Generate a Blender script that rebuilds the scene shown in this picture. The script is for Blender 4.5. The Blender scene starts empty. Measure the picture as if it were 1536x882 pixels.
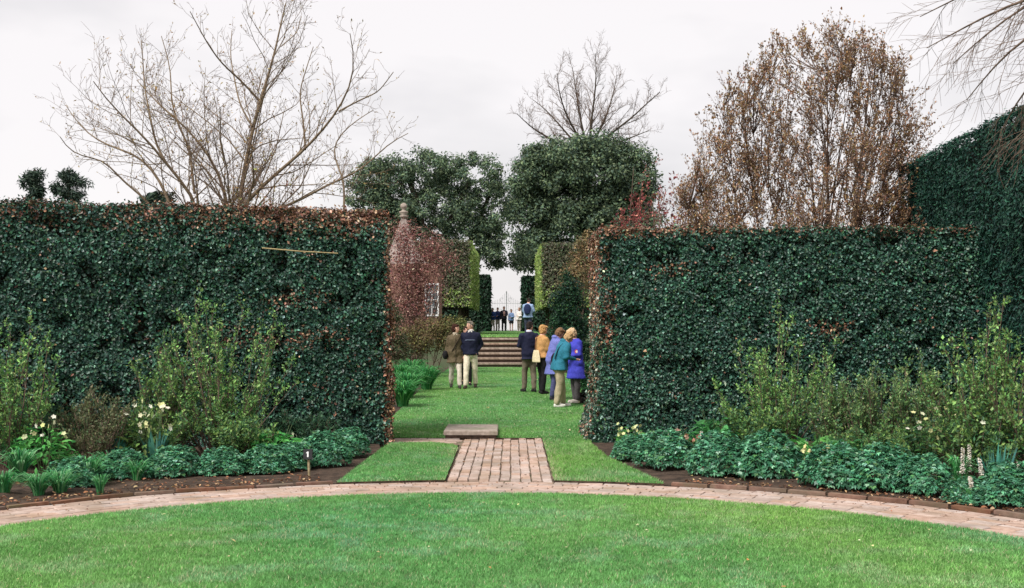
import bpy, math, random
import numpy as np
from mathutils import Vector, Matrix, noise as mnoise

random.seed(11)
RNG = np.random.default_rng(11)
SC = bpy.context.scene
COL = SC.collection

# ------------------------------------------------------------------ camera, sky, sun, exposure
CAM_Z, FPX, HOR = 1.95, 1800.0, 485.0          # eye height, focal length and horizon row in photo pixels
cam = bpy.data.cameras.new('camera')
cam.sensor_width = 36.0
cam.lens = FPX * 36.0 / 1536.0
cam.shift_y = (HOR - 441.0) / 1536.0
cam.clip_start, cam.clip_end = 0.1, 6000.0
cam_o = bpy.data.objects.new('camera', cam)
cam_o.location = (0, 0, CAM_Z)
cam_o.rotation_euler = (math.radians(90), 0, 0)
COL.objects.link(cam_o)
SC.camera = cam_o

SUN_EL, SUN_AZ = math.radians(52), math.radians(-140)   # azimuth from +Y (away from camera), negative = left
world = bpy.data.worlds.new('World')
SC.world = world
world.use_nodes = True
wt = world.node_tree
wt.nodes.clear()
w_out = wt.nodes.new('ShaderNodeOutputWorld')
w_bg = wt.nodes.new('ShaderNodeBackground')
w_bg.inputs['Strength'].default_value = 0.1
w_sky = wt.nodes.new('ShaderNodeTexSky')
w_sky.sky_type = 'NISHITA'
w_sky.sun_disc = False
w_sky.sun_elevation = SUN_EL
w_sky.sun_rotation = SUN_AZ
w_tc = wt.nodes.new('ShaderNodeTexCoord')
w_map = wt.nodes.new('ShaderNodeMapping')
w_map.inputs['Scale'].default_value = (1.0, 1.0, 2.6)
w_n = wt.nodes.new('ShaderNodeTexNoise')
w_n.inputs['Scale'].default_value = 2.3
w_n.inputs['Detail'].default_value = 5.0
w_n.inputs['Roughness'].default_value = 0.5
w_r = wt.nodes.new('ShaderNodeValToRGB')
w_r.color_ramp.elements[0].position = 0.34
w_r.color_ramp.elements[0].color = (0.70, 0.70, 0.715, 1)
w_r.color_ramp.elements[1].position = 0.54
w_r.color_ramp.elements[1].color = (1.0, 0.985, 0.985, 1)
w_mul = wt.nodes.new('ShaderNodeMixRGB')           # cloud deck brightness
w_mul.blend_type = 'MULTIPLY'
w_mul.inputs[0].default_value = 1.0
w_mul.inputs[2].default_value = (3.22, 3.13, 3.13, 1)
w_mix = wt.nodes.new('ShaderNodeMixRGB')           # the blue sky is almost wholly behind the cloud
w_mix.inputs[0].default_value = 0.96
wt.links.new(w_tc.outputs['Generated'], w_map.inputs['Vector'])
wt.links.new(w_map.outputs['Vector'], w_n.inputs['Vector'])
wt.links.new(w_n.outputs['Fac'], w_r.inputs['Fac'])
wt.links.new(w_r.outputs['Color'], w_mul.inputs[1])
wt.links.new(w_sky.outputs['Color'], w_mix.inputs[1])
wt.links.new(w_mul.outputs['Color'], w_mix.inputs[2])
wt.links.new(w_mix.outputs['Color'], w_bg.inputs['Color'])
wt.links.new(w_bg.outputs['Background'], w_out.inputs['Surface'])

sun = bpy.data.lights.new('sun', 'SUN')
sun.energy = 1.5
sun.angle = math.radians(24)
sun.color = (1.0, 0.97, 0.92)
sun_o = bpy.data.objects.new('sun', sun)
sd = Vector((math.sin(SUN_AZ) * math.cos(SUN_EL), math.cos(SUN_AZ) * math.cos(SUN_EL), math.sin(SUN_EL)))
sun_o.rotation_euler = sd.to_track_quat('Z', 'Y').to_euler()
COL.objects.link(sun_o)

SC.view_settings.view_transform = 'Standard'
SC.view_settings.look = 'None'
SC.view_settings.gamma = 1.0
SC.view_settings.use_curve_mapping = False
SC.view_settings.exposure = 1.6

# ------------------------------------------------------------------ small helpers
def at(x, y, D):
    """photo pixel + distance -> world point"""
    return np.array([(x - 768.0) * D / FPX, D, CAM_Z + (HOR - y) * D / FPX])

def gx(x, D):
    return (x - 768.0) * D / FPX

def lin(h):
    h = h.lstrip('#')
    out = []
    for i in (0, 2, 4):
        v = int(h[i:i + 2], 16) / 255.0
        out.append(v / 12.92 if v <= 0.04045 else ((v + 0.055) / 1.055) ** 2.4)
    return np.array(out)

def sn(P, f, seed=0, octs=3):
    """value noise, about -1..1"""
    P = np.asarray(P, float); out = np.zeros(len(P)); amp = 1.0; tot = 0
    f = f * .9
    for o in range(octs):
        Q = P * f + (seed * 17.13 + o * 31.7); I = np.floor(Q).astype(np.int64); t = Q - I; t = t * t * (3 - 2 * t)
        acc = 0
        for dx in (0, 1):
            for dy in (0, 1):
                for dz in (0, 1):
                    h = (I[:, 0] + dx) * 73856093 ^ (I[:, 1] + dy) * 19349663 ^ (I[:, 2] + dz) * 83492791 ^ (seed * 2654435761 + o * 97)
                    h = (h ^ (h >> 13)) * 1274126177; h = (h ^ (h >> 16)) & 0xffff
                    w = (t[:, 0] if dx else 1 - t[:, 0]) * (t[:, 1] if dy else 1 - t[:, 1]) * (t[:, 2] if dz else 1 - t[:, 2])
                    acc = acc + w * (h / 32767.5 - 1)
        out += amp * acc; tot += amp; amp *= .55; f *= 2.1
    return out / tot * 1.7

def unit(v):
    return v / np.maximum(np.linalg.norm(v, axis=-1, keepdims=True), 1e-9)

def mk_mesh(name, V, faces, col=None, smooth=False):
    me = bpy.data.meshes.new(name)
    V = np.asarray(V, dtype=np.float32).reshape(-1, 3)
    fl = [np.asarray(f, dtype=np.int32) for f in faces if len(f)]
    starts, loops, s = [], [], 0
    for f in fl:
        n, k = f.shape
        loops.append(f.ravel())
        starts.append(np.arange(n, dtype=np.int32) * k + s)
        s += n * k
    loops = np.concatenate(loops); starts = np.concatenate(starts)
    me.vertices.add(len(V)); me.vertices.foreach_set('co', V.ravel())
    me.loops.add(len(loops)); me.loops.foreach_set('vertex_index', loops)
    me.polygons.add(len(starts)); me.polygons.foreach_set('loop_start', starts)
    me.update(calc_edges=True)
    if col is not None:
        a = me.color_attributes.new('Col', 'FLOAT_COLOR', 'POINT')
        c = np.ones((len(V), 4), dtype=np.float32); c[:, :3] = np.clip(col, 0, 1)
        a.data.foreach_set('color', c.ravel())
    me.polygons.foreach_set('use_smooth', np.full(len(starts), bool(smooth)))
    return me

def tag(o, label=None, cat=None, group=None, kind=None):
    if label: o['label'] = label
    if cat: o['category'] = cat
    if group: o['group'] = group
    if kind: o['kind'] = kind
    return o

def thing(name, label, cat, loc=(0, 0, 0), rotz=0.0, group=None):
    o = bpy.data.objects.new(name, None)
    o.empty_display_size = 0.2
    o.location = tuple(float(v) for v in loc); o.rotation_euler = (0, 0, rotz)
    COL.objects.link(o)
    return tag(o, label, cat, group)

def add(name, me, mat, parent=None, kind=None, loc=None):
    o = bpy.data.objects.new(name, me)
    if mat is not None:
        me.materials.clear(); me.materials.append(mat)
    if parent: o.parent = parent
    if loc is not None: o.location = tuple(float(v) for v in loc)
    if kind: o['kind'] = kind
    COL.objects.link(o)
    return o

def wpart(name, V, faces, mat, t, col=None, smooth=False, kind=None):
    """part given in world coordinates under the (unrotated) thing t"""
    V = np.asarray(V, float).reshape(-1, 3) - np.array(t.location)
    if t.parent: V = V - np.array(t.parent.location)
    return add(name, mk_mesh(name, V, faces, col, smooth), mat, t, kind)

def join(parts):
    """[(V, [faces...])] -> V, faces"""
    Vs, q, t, off = [], {}, 0, 0
    for V, F in parts:
        V = np.asarray(V, float).reshape(-1, 3)
        for f in F:
            f = np.asarray(f, int)
            if len(f): q.setdefault(f.shape[1], []).append(f + off)
        Vs.append(V); off += len(V)
    return np.concatenate(Vs), [np.concatenate(v) for v in q.values()]

def box(x0, x1, y0, y1, z0, z1):
    V = np.array([[x0, y0, z0], [x1, y0, z0], [x1, y1, z0], [x0, y1, z0], [x0, y0, z1], [x1, y0, z1], [x1, y1, z1], [x0, y1, z1]], float)
    F = np.array([[0, 3, 2, 1], [4, 5, 6, 7], [0, 1, 5, 4], [1, 2, 6, 5], [2, 3, 7, 6], [3, 0, 4, 7]])
    return V, [F]

def bevbox(sx, sy, sz, b):
    """box centred in xy, z 0..sz, with chamfered top edges; bottom open edge kept closed"""
    hx, hy = sx / 2, sy / 2
    V = []
    for (dx, dy, z) in ((0, 0, 0), (0, 0, sz - b), (b, b, sz)):
        V += [[-hx + dx, -hy + dy, z], [hx - dx, -hy + dy, z], [hx - dx, hy - dy, z], [-hx + dx, hy - dy, z]]
    F = [[3, 2, 1, 0], [8, 9, 10, 11]]
    for L in (0, 4):
        for i in range(4):
            j = (i + 1) % 4
            F.append([L + i, L + j, L + 4 + j, L + 4 + i])
    return np.array(V, float), [np.array(F)]

def lathe(prof, seg=16, c=(0, 0)):
    V, F = [], []
    n = len(prof)
    for i in range(seg):
        a = 2 * math.pi * i / seg
        for r, z in prof: V.append([c[0] + r * math.cos(a), c[1] + r * math.sin(a), z])
    for i in range(seg):
        j = (i + 1) % seg
        for k in range(n - 1): F.append([i * n + k, j * n + k, j * n + k + 1, i * n + k + 1])
    return np.array(V), [np.array(F)]

def tubes(P, Rr, sides=4):
    """P (N,K,3), Rr (N,K) -> V, F : batch of tubes"""
    P = np.asarray(P, float); Rr = np.asarray(Rr, float)
    N, K, _ = P.shape
    T = np.zeros_like(P)
    T[:, 1:-1] = P[:, 2:] - P[:, :-2]; T[:, 0] = P[:, 1] - P[:, 0]; T[:, -1] = P[:, -1] - P[:, -2]
    T = unit(T)
    mean = unit(P[:, -1] - P[:, 0])
    ref = np.where(np.abs(mean[:, 2:3]) > 0.8, np.array([[1.0, 0.1, 0]]), np.array([[0, 0.1, 1.0]]))
    A = unit(np.cross(T, ref[:, None, :])); B = np.cross(T, A)
    ang = np.arange(sides) * 2 * math.pi / sides
    V = P[:, :, None, :] + Rr[:, :, None, None] * (A[:, :, None, :] * np.cos(ang)[None, None, :, None] + B[:, :, None, :] * np.sin(ang)[None, None, :, None])
    idx = np.arange(N * K * sides).reshape(N, K, sides)
    a = idx[:, :-1, :]; b = idx[:, 1:, :]
    F = np.stack([a, np.roll(a, -1, 2), np.roll(b, -1, 2), b], -1).reshape(-1, 4)
    return V.reshape(-1, 3), [F]

def leaf_geo(P, N, T, L, W, fold=0.18, shape='oval'):
    """one leaf per row; P base, N leaf normal, T direction of the midrib"""
    n = len(P)
    L = np.broadcast_to(np.asarray(L, float), (n,))[:, None]; W = np.broadcast_to(np.asarray(W, float), (n,))[:, None]
    T = unit(T - N * (T * N).sum(1, keepdims=True)); B = np.cross(N, T)
    if shape == 'oval':
        V = np.stack([P, P + T * L * .32 + B * W * .5 + N * W * fold, P + T * L * .72 + B * W * .38 + N * W * fold * .6, P + T * L - N * L * .08,
                      P + T * L * .72 - B * W * .38 + N * W * fold * .6, P + T * L * .32 - B * W * .5 + N * W * fold], 1)
        b = np.arange(n)[:, None] * 6
        F = np.concatenate([b + np.array([[0, 1, 2, 3]]), b + np.array([[0, 3, 4, 5]])])
        return V.reshape(-1, 3), [F], 6
    V = np.stack([P, P + T * L * .45 + B * W * .5 + N * W * fold, P + T * L, P + T * L * .45 - B * W * .5 + N * W * fold], 1)
    b = np.arange(n)[:, None] * 4
    return V.reshape(-1, 3), [b + np.array([[0, 1, 2, 3]])], 4

def palette(n, cols, w=None, rng=RNG, jit=0.22):
    cols = np.array([lin(c) if isinstance(c, str) else c for c in cols])
    i = rng.choice(len(cols), size=n, p=None if w is None else np.array(w) / np.sum(w))
    c = cols[i]
    return c * np.exp(rng.normal(0, jit, (n, 1))) * np.exp(rng.normal(0, jit * .3, (n, 3)))

# ------------------------------------------------------------------ materials
MATS = {}
def nodes(name):
    m = bpy.data.materials.new(name); m.use_nodes = True
    nt = m.node_tree; b = nt.nodes['Principled BSDF']
    return m, nt, b

def leaf_mat(name, rough=0.45, spec=0.4, transl=0.25):
    m, nt, b = nodes(name)
    at_ = nt.nodes.new('ShaderNodeAttribute'); at_.attribute_name = 'Col'
    nt.links.new(at_.outputs['Color'], b.inputs['Base Color'])
    b.inputs['Roughness'].default_value = rough
    b.inputs['Specular IOR Level'].default_value = spec
    out = nt.nodes['Material Output']
    if transl > 0:
        tr = nt.nodes.new('ShaderNodeBsdfTranslucent'); mx = nt.nodes.new('ShaderNodeMixShader'); mx.inputs[0].default_value = transl
        nt.links.new(at_.outputs['Color'], tr.inputs['Color'])
        nt.links.new(b.outputs[0], mx.inputs[1]); nt.links.new(tr.outputs[0], mx.inputs[2])
        nt.links.new(mx.outputs[0], out.inputs['Surface'])
    return m

def noise_mat(name, c0, c1, scale=8.0, rough=0.8, detail=6.0, bump=0.0, bscale=None, lo=0.35, hi=0.65, c2=None, scale2=1.0, objrand=0.0, spec=0.3, bdist=0.02, wpos=False):
    m, nt, b = nodes(name)
    tc = nt.nodes.new('ShaderNodeNewGeometry' if wpos else 'ShaderNodeTexCoord'); OC = 'Position' if wpos else 'Object'
    n = nt.nodes.new('ShaderNodeTexNoise'); n.inputs['Scale'].default_value = scale; n.inputs['Detail'].default_value = detail
    r = nt.nodes.new('ShaderNodeValToRGB')
    r.color_ramp.elements[0].position = lo; r.color_ramp.elements[1].position = hi
    r.color_ramp.elements[0].color = (*c0, 1); r.color_ramp.elements[1].color = (*c1, 1)
    nt.links.new(tc.outputs[OC], n.inputs['Vector']); nt.links.new(n.outputs['Fac'], r.inputs['Fac'])
    last = r.outputs['Color']
    if c2 is not None:
        n2 = nt.nodes.new('ShaderNodeTexNoise'); n2.inputs['Scale'].default_value = scale2; n2.inputs['Detail'].default_value = 4
        r2 = nt.nodes.new('ShaderNodeValToRGB'); r2.color_ramp.elements[0].position = .45; r2.color_ramp.elements[1].position = .7
        mx = nt.nodes.new('ShaderNodeMixRGB'); mx.inputs[2].default_value = (*c2, 1)
        nt.links.new(tc.outputs[OC], n2.inputs['Vector']); nt.links.new(n2.outputs['Fac'], r2.inputs['Fac'])
        nt.links.new(r2.outputs['Color'], mx.inputs[0]); nt.links.new(last, mx.inputs[1]); last = mx.outputs[0]
    if objrand > 0:
        oi = nt.nodes.new('ShaderNodeObjectInfo')
        mr = nt.nodes.new('ShaderNodeMapRange'); mr.inputs[3].default_value = 1 - objrand; mr.inputs[4].default_value = 1 + objrand
        hs = nt.nodes.new('ShaderNodeHueSaturation')
        mh = nt.nodes.new('ShaderNodeMapRange'); mh.inputs[3].default_value = 0.75; mh.inputs[4].default_value = 1.25
        ml = nt.nodes.new('ShaderNodeMath'); ml.operation = 'FRACT'
        m7 = nt.nodes.new('ShaderNodeMath'); m7.operation = 'MULTIPLY'; m7.inputs[1].default_value = 17.31
        nt.links.new(oi.outputs['Random'], m7.inputs[0]); nt.links.new(m7.outputs[0], ml.inputs[0]); nt.links.new(ml.outputs[0], mh.inputs[0])
        nt.links.new(oi.outputs['Random'], mr.inputs[0]); nt.links.new(mr.outputs[0], hs.inputs['Value']); nt.links.new(mh.outputs[0], hs.inputs['Saturation'])
        nt.links.new(last, hs.inputs['Color']); last = hs.outputs['Color']
    nt.links.new(last, b.inputs['Base Color'])
    b.inputs['Roughness'].default_value = rough; b.inputs['Specular IOR Level'].default_value = spec
    if bump > 0:
        nb = nt.nodes.new('ShaderNodeTexNoise'); nb.inputs['Scale'].default_value = bscale or scale * 3; nb.inputs['Detail'].default_value = 5
        bp = nt.nodes.new('ShaderNodeBump'); bp.inputs['Strength'].default_value = bump; bp.inputs['Distance'].default_value = bdist
        nt.links.new(tc.outputs[OC], nb.inputs['Vector']); nt.links.new(nb.outputs['Fac'], bp.inputs['Height']); nt.links.new(bp.outputs['Normal'], b.inputs['Normal'])
    return m

M_LEAF = leaf_mat('glossy_leaf', 0.42, 0.42, 0.12)
M_OAK = leaf_mat('evergreen_leaf', 0.65, 0.18, 0.2)
M_SOFT = leaf_mat('soft_leaf', 0.55, 0.3, 0.35)
M_GRASS = leaf_mat('grass_blade', 0.5, 0.25, 0.4)
M_NEEDLE = leaf_mat('needle_leaf', 0.55, 0.25, 0.12)
M_DRY = leaf_mat('dry_leaf', 0.6, 0.25, 0.3)
M_BODY = leaf_mat('skin', 0.5, 0.35, 0.0)
M_CORE = noise_mat('hedge_twig_core', (.012, .012, .008), (.03, .022, .014), 14, .95)
M_LAWN = noise_mat('turf', (.05, .15, .032), (.09, .22, .05), 3.0, .9, c2=(.12, .22, .075), scale2=1.2, bump=.6, bscale=70)
M_SOIL = noise_mat('garden_soil', (.030, .019, .013), (.085, .055, .038), 9, .95, bump=1.0, bscale=40, bdist=.03)
M_GROUND = noise_mat('rough_ground', (.03, .06, .02), (.06, .06, .035), 1.5, .95)
M_BRICK = noise_mat('pink_brick', (.35, .25, .205), (.47, .36, .305), 14, .85, bump=.5, bscale=60, objrand=.13, bdist=.004, c2=(.27, .20, .15), scale2=1.9, wpos=True)
M_MORTAR = noise_mat('sandy_joint', (.15, .10, .072), (.26, .19, .14), 25, .95, c2=(.06, .07, .03), scale2=3)
M_KERB = noise_mat('edging_brick', (.14, .072, .05), (.24, .135, .095), 10, .85, bump=.5, bscale=50, objrand=.2, bdist=.004, c2=(.12, .1, .06), scale2=3, wpos=True)
M_STONE = noise_mat('worn_stone', (.24, .19, .16), (.40, .33, .28), 16, .85, bump=.4, bscale=50, bdist=.006, c2=(.2, .19, .13), scale2=2.5)
M_DKSTONE = noise_mat('dark_brick_riser', (.085, .058, .048), (.17, .12, .095), 18, .85, bump=.5, bscale=50, bdist=.006)  # riser colour, a darker brown than slab and treads
M_STEP = noise_mat('step_stone', (.20, .145, .11), (.36, .27, .21), 9, .85, bump=.4, bscale=40, bdist=.006, objrand=.12)
M_BARK = noise_mat('pale_bark', (.12, .085, .055), (.25, .185, .12), 10, .9, bump=.5, bscale=30)
M_BARKD = noise_mat('dark_bark', (.045, .035, .025), (.10, .075, .055), 10, .9, bump=.5, bscale=30)
M_BARKB = noise_mat('brown_bark', (.09, .06, .045), (.19, .13, .10), 10, .9, bump=.4, bscale=30)
M_STALK = noise_mat('green_stalk', (.05, .09, .03), (.09, .12, .05), 20, .7)
M_IRON = noise_mat('glare_paled_iron', (.74, .74, .76), (.82, .82, .84), 20, .5)  # ironwork coloured near white, imitating overexposed glare around the gate
M_PIER = noise_mat('red_brick_pier', (.16, .085, .06), (.28, .16, .12), 12, .9, bump=.5, bscale=30)
M_ROOF = noise_mat('roof_tile', (.22, .175, .155), (.33, .275, .25), 6, .85, bump=.4, bscale=20)
M_WHITE = noise_mat('white_paint', (.70, .70, .70), (.80, .80, .79), 10, .5)
M_GLASSY, _nt, _b = nodes('window_glass')
_b.inputs['Base Color'].default_value = (.10, .12, .13, 1); _b.inputs['Roughness'].default_value = .06
M_BLACK = noise_mat('black_plastic', (.010, .010, .012), (.018, .018, .02), 20, .4, spec=.5)
M_PRINT = noise_mat('white_print', (.75, .75, .75), (.82, .82, .82), 20, .6)
M_STAKE = noise_mat('wooden_stake', (.26, .20, .11), (.42, .34, .2), 20, .8)
M_CANE = noise_mat('bamboo', (.38, .29, .14), (.52, .41, .22), 20, .6)

def cloth(name, hexc, var=0.2, rough=0.85, scale=40):
    c = lin(hexc)
    return noise_mat(name, tuple(c * (1 - var)), tuple(c * (1 + var)), scale, rough, bump=.25, bscale=220, bdist=.003, spec=.2)

# ------------------------------------------------------------------ ground heights
def zlawn(D):
    return np.interp(D, [0, 20.0, 20.3, 26, 31, 40, 46.4, 48.4, 96, 130, 400, 2500], [0.03, .03, .06, .13, .235, .25, .25, 1.36, 1.36, -4, -60, -90])

CX, CY, R_IN, R_OUT = -0.35, 7.95, 5.62, 6.65
def arc(t, r):
    t = np.asarray(t, float)
    return np.stack([CX + r * np.sin(t), CY + r * np.cos(t)], -1)

def grid_mesh(name, xs, ys, zf, mat, kind='structure'):
    X, Y = np.meshgrid(xs, ys)
    V = np.stack([X, Y, zf(X, Y)], -1).reshape(-1, 3)
    n, m = len(ys), len(xs)
    i = np.arange(n * m).reshape(n, m)
    F = np.stack([i[:-1, :-1], i[:-1, 1:], i[1:, 1:], i[1:, :-1]], -1).reshape(-1, 4)
    return add(name, mk_mesh(name, V, [F], smooth=True), mat, kind=kind)

gxs = np.concatenate([[-2500, -900, -300, -100, -40], np.linspace(-20, 20, 41), [40, 100, 300, 900, 2500]])
gys = np.concatenate([[-2500, -900, -300, -100, -30], np.arange(-10, 46, 2.), [46.4, 48.4], np.arange(50, 100, 4.), [104, 115, 130, 200, 400, 900, 2500]])
grid_mesh('ground', gxs, gys, lambda X, Y: zlawn(Y) - 0.07, M_GROUND)

def sheet(name, xl, xr, d0, d1, nd, nx, zf, mat, skirt=0.06, wob=0.012, kind='structure'):
    """lawn slab between x-limits xl(D), xr(D), with a cut edge all round"""
    ds = np.linspace(0, 1, nd); us = np.linspace(0, 1, nx)
    U, S = np.meshgrid(us, ds)
    D0 = d0(U) if callable(d0) else d0; D1 = d1(U) if callable(d1) else d1
    Dm = D0 + (D1 - D0) * S
    L = xl(Dm); Rr = xr(Dm)
    X = L + (Rr - L) * U
    P = np.stack([X, Dm, zf(X, Dm)], -1).reshape(-1, 3)
    w = sn(P * [1, 1, 0], 5.0, 3) * wob
    P[:, 0] += w; P[:, 1] += w * .8
    i = np.arange(nd * nx).reshape(nd, nx)
    F = [np.stack([i[:-1, :-1], i[:-1, 1:], i[1:, 1:], i[1:, :-1]], -1).reshape(-1, 4)]
    ring = np.concatenate([i[0, :], i[1:, -1], i[-1, -2::-1], i[-2:0:-1, 0]])
    low = P[ring].copy(); low[:, 2] -= skirt
    b = len(P); k = len(ring)
    P = np.concatenate([P, low])
    j = np.arange(k); jn = (j + 1) % k
    F.append(np.stack([ring[j], b + j, b + jn, ring[jn]], -1))
    me = mk_mesh(name, P, F, smooth=False)
    o = add(name, me, mat, kind=kind)
    if mat is M_LAWN:                      # the cut turf edge shows earth
        me.materials.append(M_SOIL)
        n0 = (nd - 1) * (nx - 1)
        for p in list(me.polygons)[n0:]: p.material_index = 1
    return o

# round lawn: a disc with a cut edge
def disc(name, r, z, skirt, mat):
    rs = np.concatenate([[0.01], np.linspace(.6, r, 12)]); n = 160
    t = np.arange(n) * 2 * math.pi / n
    V = []
    for q in rs:
        rr = q + (sn(np.c_[np.cos(t) * 9, np.sin(t) * 9, t * 0], 2.0, 5) * .012 if q > r - .01 else 0)
        V.append(np.c_[CX + rr * np.sin(t), CY + rr * np.cos(t), np.full(n, z)])
    V.append(V[-1] - [0, 0, skirt])
    V = np.concatenate(V); m = len(rs) + 1
    i = np.arange(n * m).reshape(m, n)
    F = np.stack([i[:-1], i[1:], np.roll(i[1:], -1, 1), np.roll(i[:-1], -1, 1)], -1).reshape(-1, 4)
    return add(name, mk_mesh(name, V, [F]), mat, kind='structure')
disc('round_lawn', R_IN, 0.03, .08, M_LAWN)

ADn = [20.06, 46.3]
sheet('upper_lawn', lambda D: np.full_like(D, -2.37), lambda D: np.full_like(D, 2.05), 20.06, 46.42, 60, 20, lambda X, D: zlawn(D), M_LAWN, .12)
def circ_front(x):   # y of the outer edge of the ring path at x
    return CY + np.sqrt(np.maximum((R_OUT + .015) ** 2 - (x - CX) ** 2, 0))
sheet('lawn_panel_left', lambda D: np.interp(D, [14.3, 19.6], [-2.10, -1.95]), lambda D: np.interp(D, [14, 18.5, 18.95, 19.3], [-.815, -.83, -.92, -1.25]),
      lambda U: circ_front(-2.1 + 1.28 * U), 19.3, 24, 10, lambda X, D: np.interp(D, [14, 17.5, 19.3], [.045, .045, .03]), M_LAWN, .12)
sheet('lawn_panel_right', lambda D: np.interp(D, [14, 20.06], [.515, .50]), lambda D: np.interp(D, [14.2, 15.2, 17.1, 18.8, 20.06], [1.82, 1.66, 1.36, 1.25, 1.3]),
      lambda U: circ_front(.52 + 1.28 * U), 20.055, 24, 10, lambda X, D: np.interp(D, [14, 19.5, 20.06], [.045, .05, .06]), M_LAWN, .12)

# lawn on the terrace above the steps
sheet('terrace_lawn', lambda D: np.full_like(D, -1.95), lambda D: np.full_like(D, 1.65), 48.45, 96, 30, 6, lambda X, D: zlawn(D) + .03, M_LAWN, .1)

# soil beds either side
def soil(name, t0, t1):
    nt, nr = 60, 34
    t = np.linspace(t0, t1, nt); r = np.linspace(R_OUT + .02, 13.5, nr)
    T, Rr = np.meshgrid(t, r)
    V = np.stack([CX + Rr * np.sin(T), CY + Rr * np.cos(T), T * 0], -1).reshape(-1, 3)
    edge = np.clip((Rr.ravel() - R_OUT) / .5, 0, 1)
    V[:, 2] = .022 + .03 * edge * (1 + sn(V, 3.5, 8)) * np.clip((np.abs(T.ravel()) - .2) / .2 + .15, .1, 1)
    i = np.arange(nt * nr).reshape(nr, nt)
    F = np.stack([i[:-1, :-1], i[1:, :-1], i[1:, 1:], i[:-1, 1:]], -1).reshape(-1, 4)
    return add(name, mk_mesh(name, V, [F], smooth=True), M_SOIL, kind='structure')
soil('soil_bed_left', math.radians(-105), math.radians(-9))
soil('soil_bed_right', math.radians(8), math.radians(105))
# long beds beside the upper lawn
for s, x0, x1 in (('left', -6.5, -2.36), ('right', 2.04, 6.5)):
    sheet('border_soil_' + s, lambda D, a=x0: np.full_like(D, a), lambda D, a=x1: np.full_like(D, a), 20.6, 46.4, 40, 8, lambda X, D: zlawn(D) - .018 + .012 * np.sin(X * 9 + D * 7), M_SOIL, .05)

# ------------------------------------------------------------------ brick paths
BR = []
for k in range(4):
    V, F = bevbox(1, 1, .05, .006)
    V = V.copy(); V[:, :2] += np.random.default_rng(k).normal(0, .008, (12, 2)); V[8:, 2] += np.random.default_rng(k + 9).normal(0, .0012, 4)
    BR.append((V, F))
def brick_mesh(L, W, k):
    V, F = BR[k]; V = V.copy(); V[:, 0] *= L; V[:, 1] *= W
    # chamfer was unit-scaled: pull it to a constant width
    V[8:, 0] = np.sign(V[8:, 0]) * (L / 2 - .005); V[8:, 1] = np.sign(V[8:, 1]) * (W / 2 - .005)
    return mk_mesh('brick', V, F)

n_course, cw = 7, (R_OUT - R_IN - .03) / 7
ringp = []
t = np.linspace(0, 2 * math.pi, 181)
a0, a1 = arc(t, R_IN - .03), arc(t, R_OUT + .02)
V = np.concatenate([np.c_[a0, np.zeros(181)], np.c_[a1, np.zeros(181)]])
i = np.arange(180)
ring_path = add('ring_path', mk_mesh('ring_path', V, [np.stack([i, i + 1, i + 182, i + 181], -1)]), M_MORTAR, kind='structure')
ring_br = [brick_mesh(.288, cw - .009, k) for k in range(4)]
rest = []
for c in range(n_course):
    r = R_IN + .02 + cw * (c + .5)
    n = int(2 * math.pi * r / .298)
    off = random.random()
    for j in range(n):
        tt = (j + off) / n * 2 * math.pi
        if tt > math.pi: tt -= 2 * math.pi
        x, y = arc(tt, r)
        zz = -.028 + random.gauss(0, .0022)
        rz = -tt + random.gauss(0, .008)
        if math.radians(-61) < tt < math.radians(63):
            b = add('brick', ring_br[random.randrange(4)], None, ring_path, loc=(x, y, zz))
            b.rotation_euler = (random.gauss(0, .006), random.gauss(0, .006), rz)
        else:
            Vb, Fb = BR[j % 4]; Vb = Vb.copy(); Vb[:, 0] *= .288; Vb[:, 1] *= cw - .009
            ca, sa = math.cos(rz), math.sin(rz)
            rest.append((np.c_[Vb[:, 0] * ca - Vb[:, 1] * sa + x, Vb[:, 0] * sa + Vb[:, 1] * ca + y, Vb[:, 2] + zz], Fb))
for m_ in ring_br: m_.materials.append(M_BRICK)
V, F = join(rest)
add('bricks_beyond_view', mk_mesh('bricks_beyond_view', V, F), M_BRICK, ring_path, kind='stuff')

walk = add('brick_walk', mk_mesh('brick_walk', *join([(np.array([[-.84, 14.35, .0015], [.53, 14.35, .0015], [.53, 20.1, .0015], [-.84, 20.1, .0015]]), [np.array([[0, 1, 2, 3]])]),
      (np.array([[-2.3, 19.2, .001], [-.84, 19.2, .001], [-.84, 20.1, .001], [-2.3, 20.1, .001]]), [np.array([[0, 1, 2, 3]])])])), M_MORTAR, kind='structure')
rw = 1.30 / 10
wb = [brick_mesh(.269, rw - .015, k) for k in range(4)]
for m_ in wb: m_.materials.append(M_BRICK)
for c in range(10):
    x = -.80 + rw * (c + .5)
    y = 14.5 + random.uniform(0, .25)
    ymin = float(circ_front(np.array(x))) + .02
    while y < 19.98:
        if y - .131 > ymin - .05:
            b = add('brick', wb[random.randrange(4)], None, walk, loc=(x + random.gauss(0, .004), y, -.026 + random.gauss(0, .003)))
            b.rotation_euler = (random.gauss(0, .008), random.gauss(0, .008), math.pi / 2 + random.gauss(0, .012))
        y += .275
for rr_ in range(6):     # the short branch of the walk in front of the left hedge end
    x = -2.2 + random.uniform(0, .2)
    while x < -.95:
        if not (rr_ == 3 and False):
            b = add('brick', wb[random.randrange(4)], None, walk, loc=(x, 19.36 + rw * rr_, -.024 + random.gauss(0, .003)))
            b.rotation_euler = (0, 0, random.gauss(0, .012))
        x += .274

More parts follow.
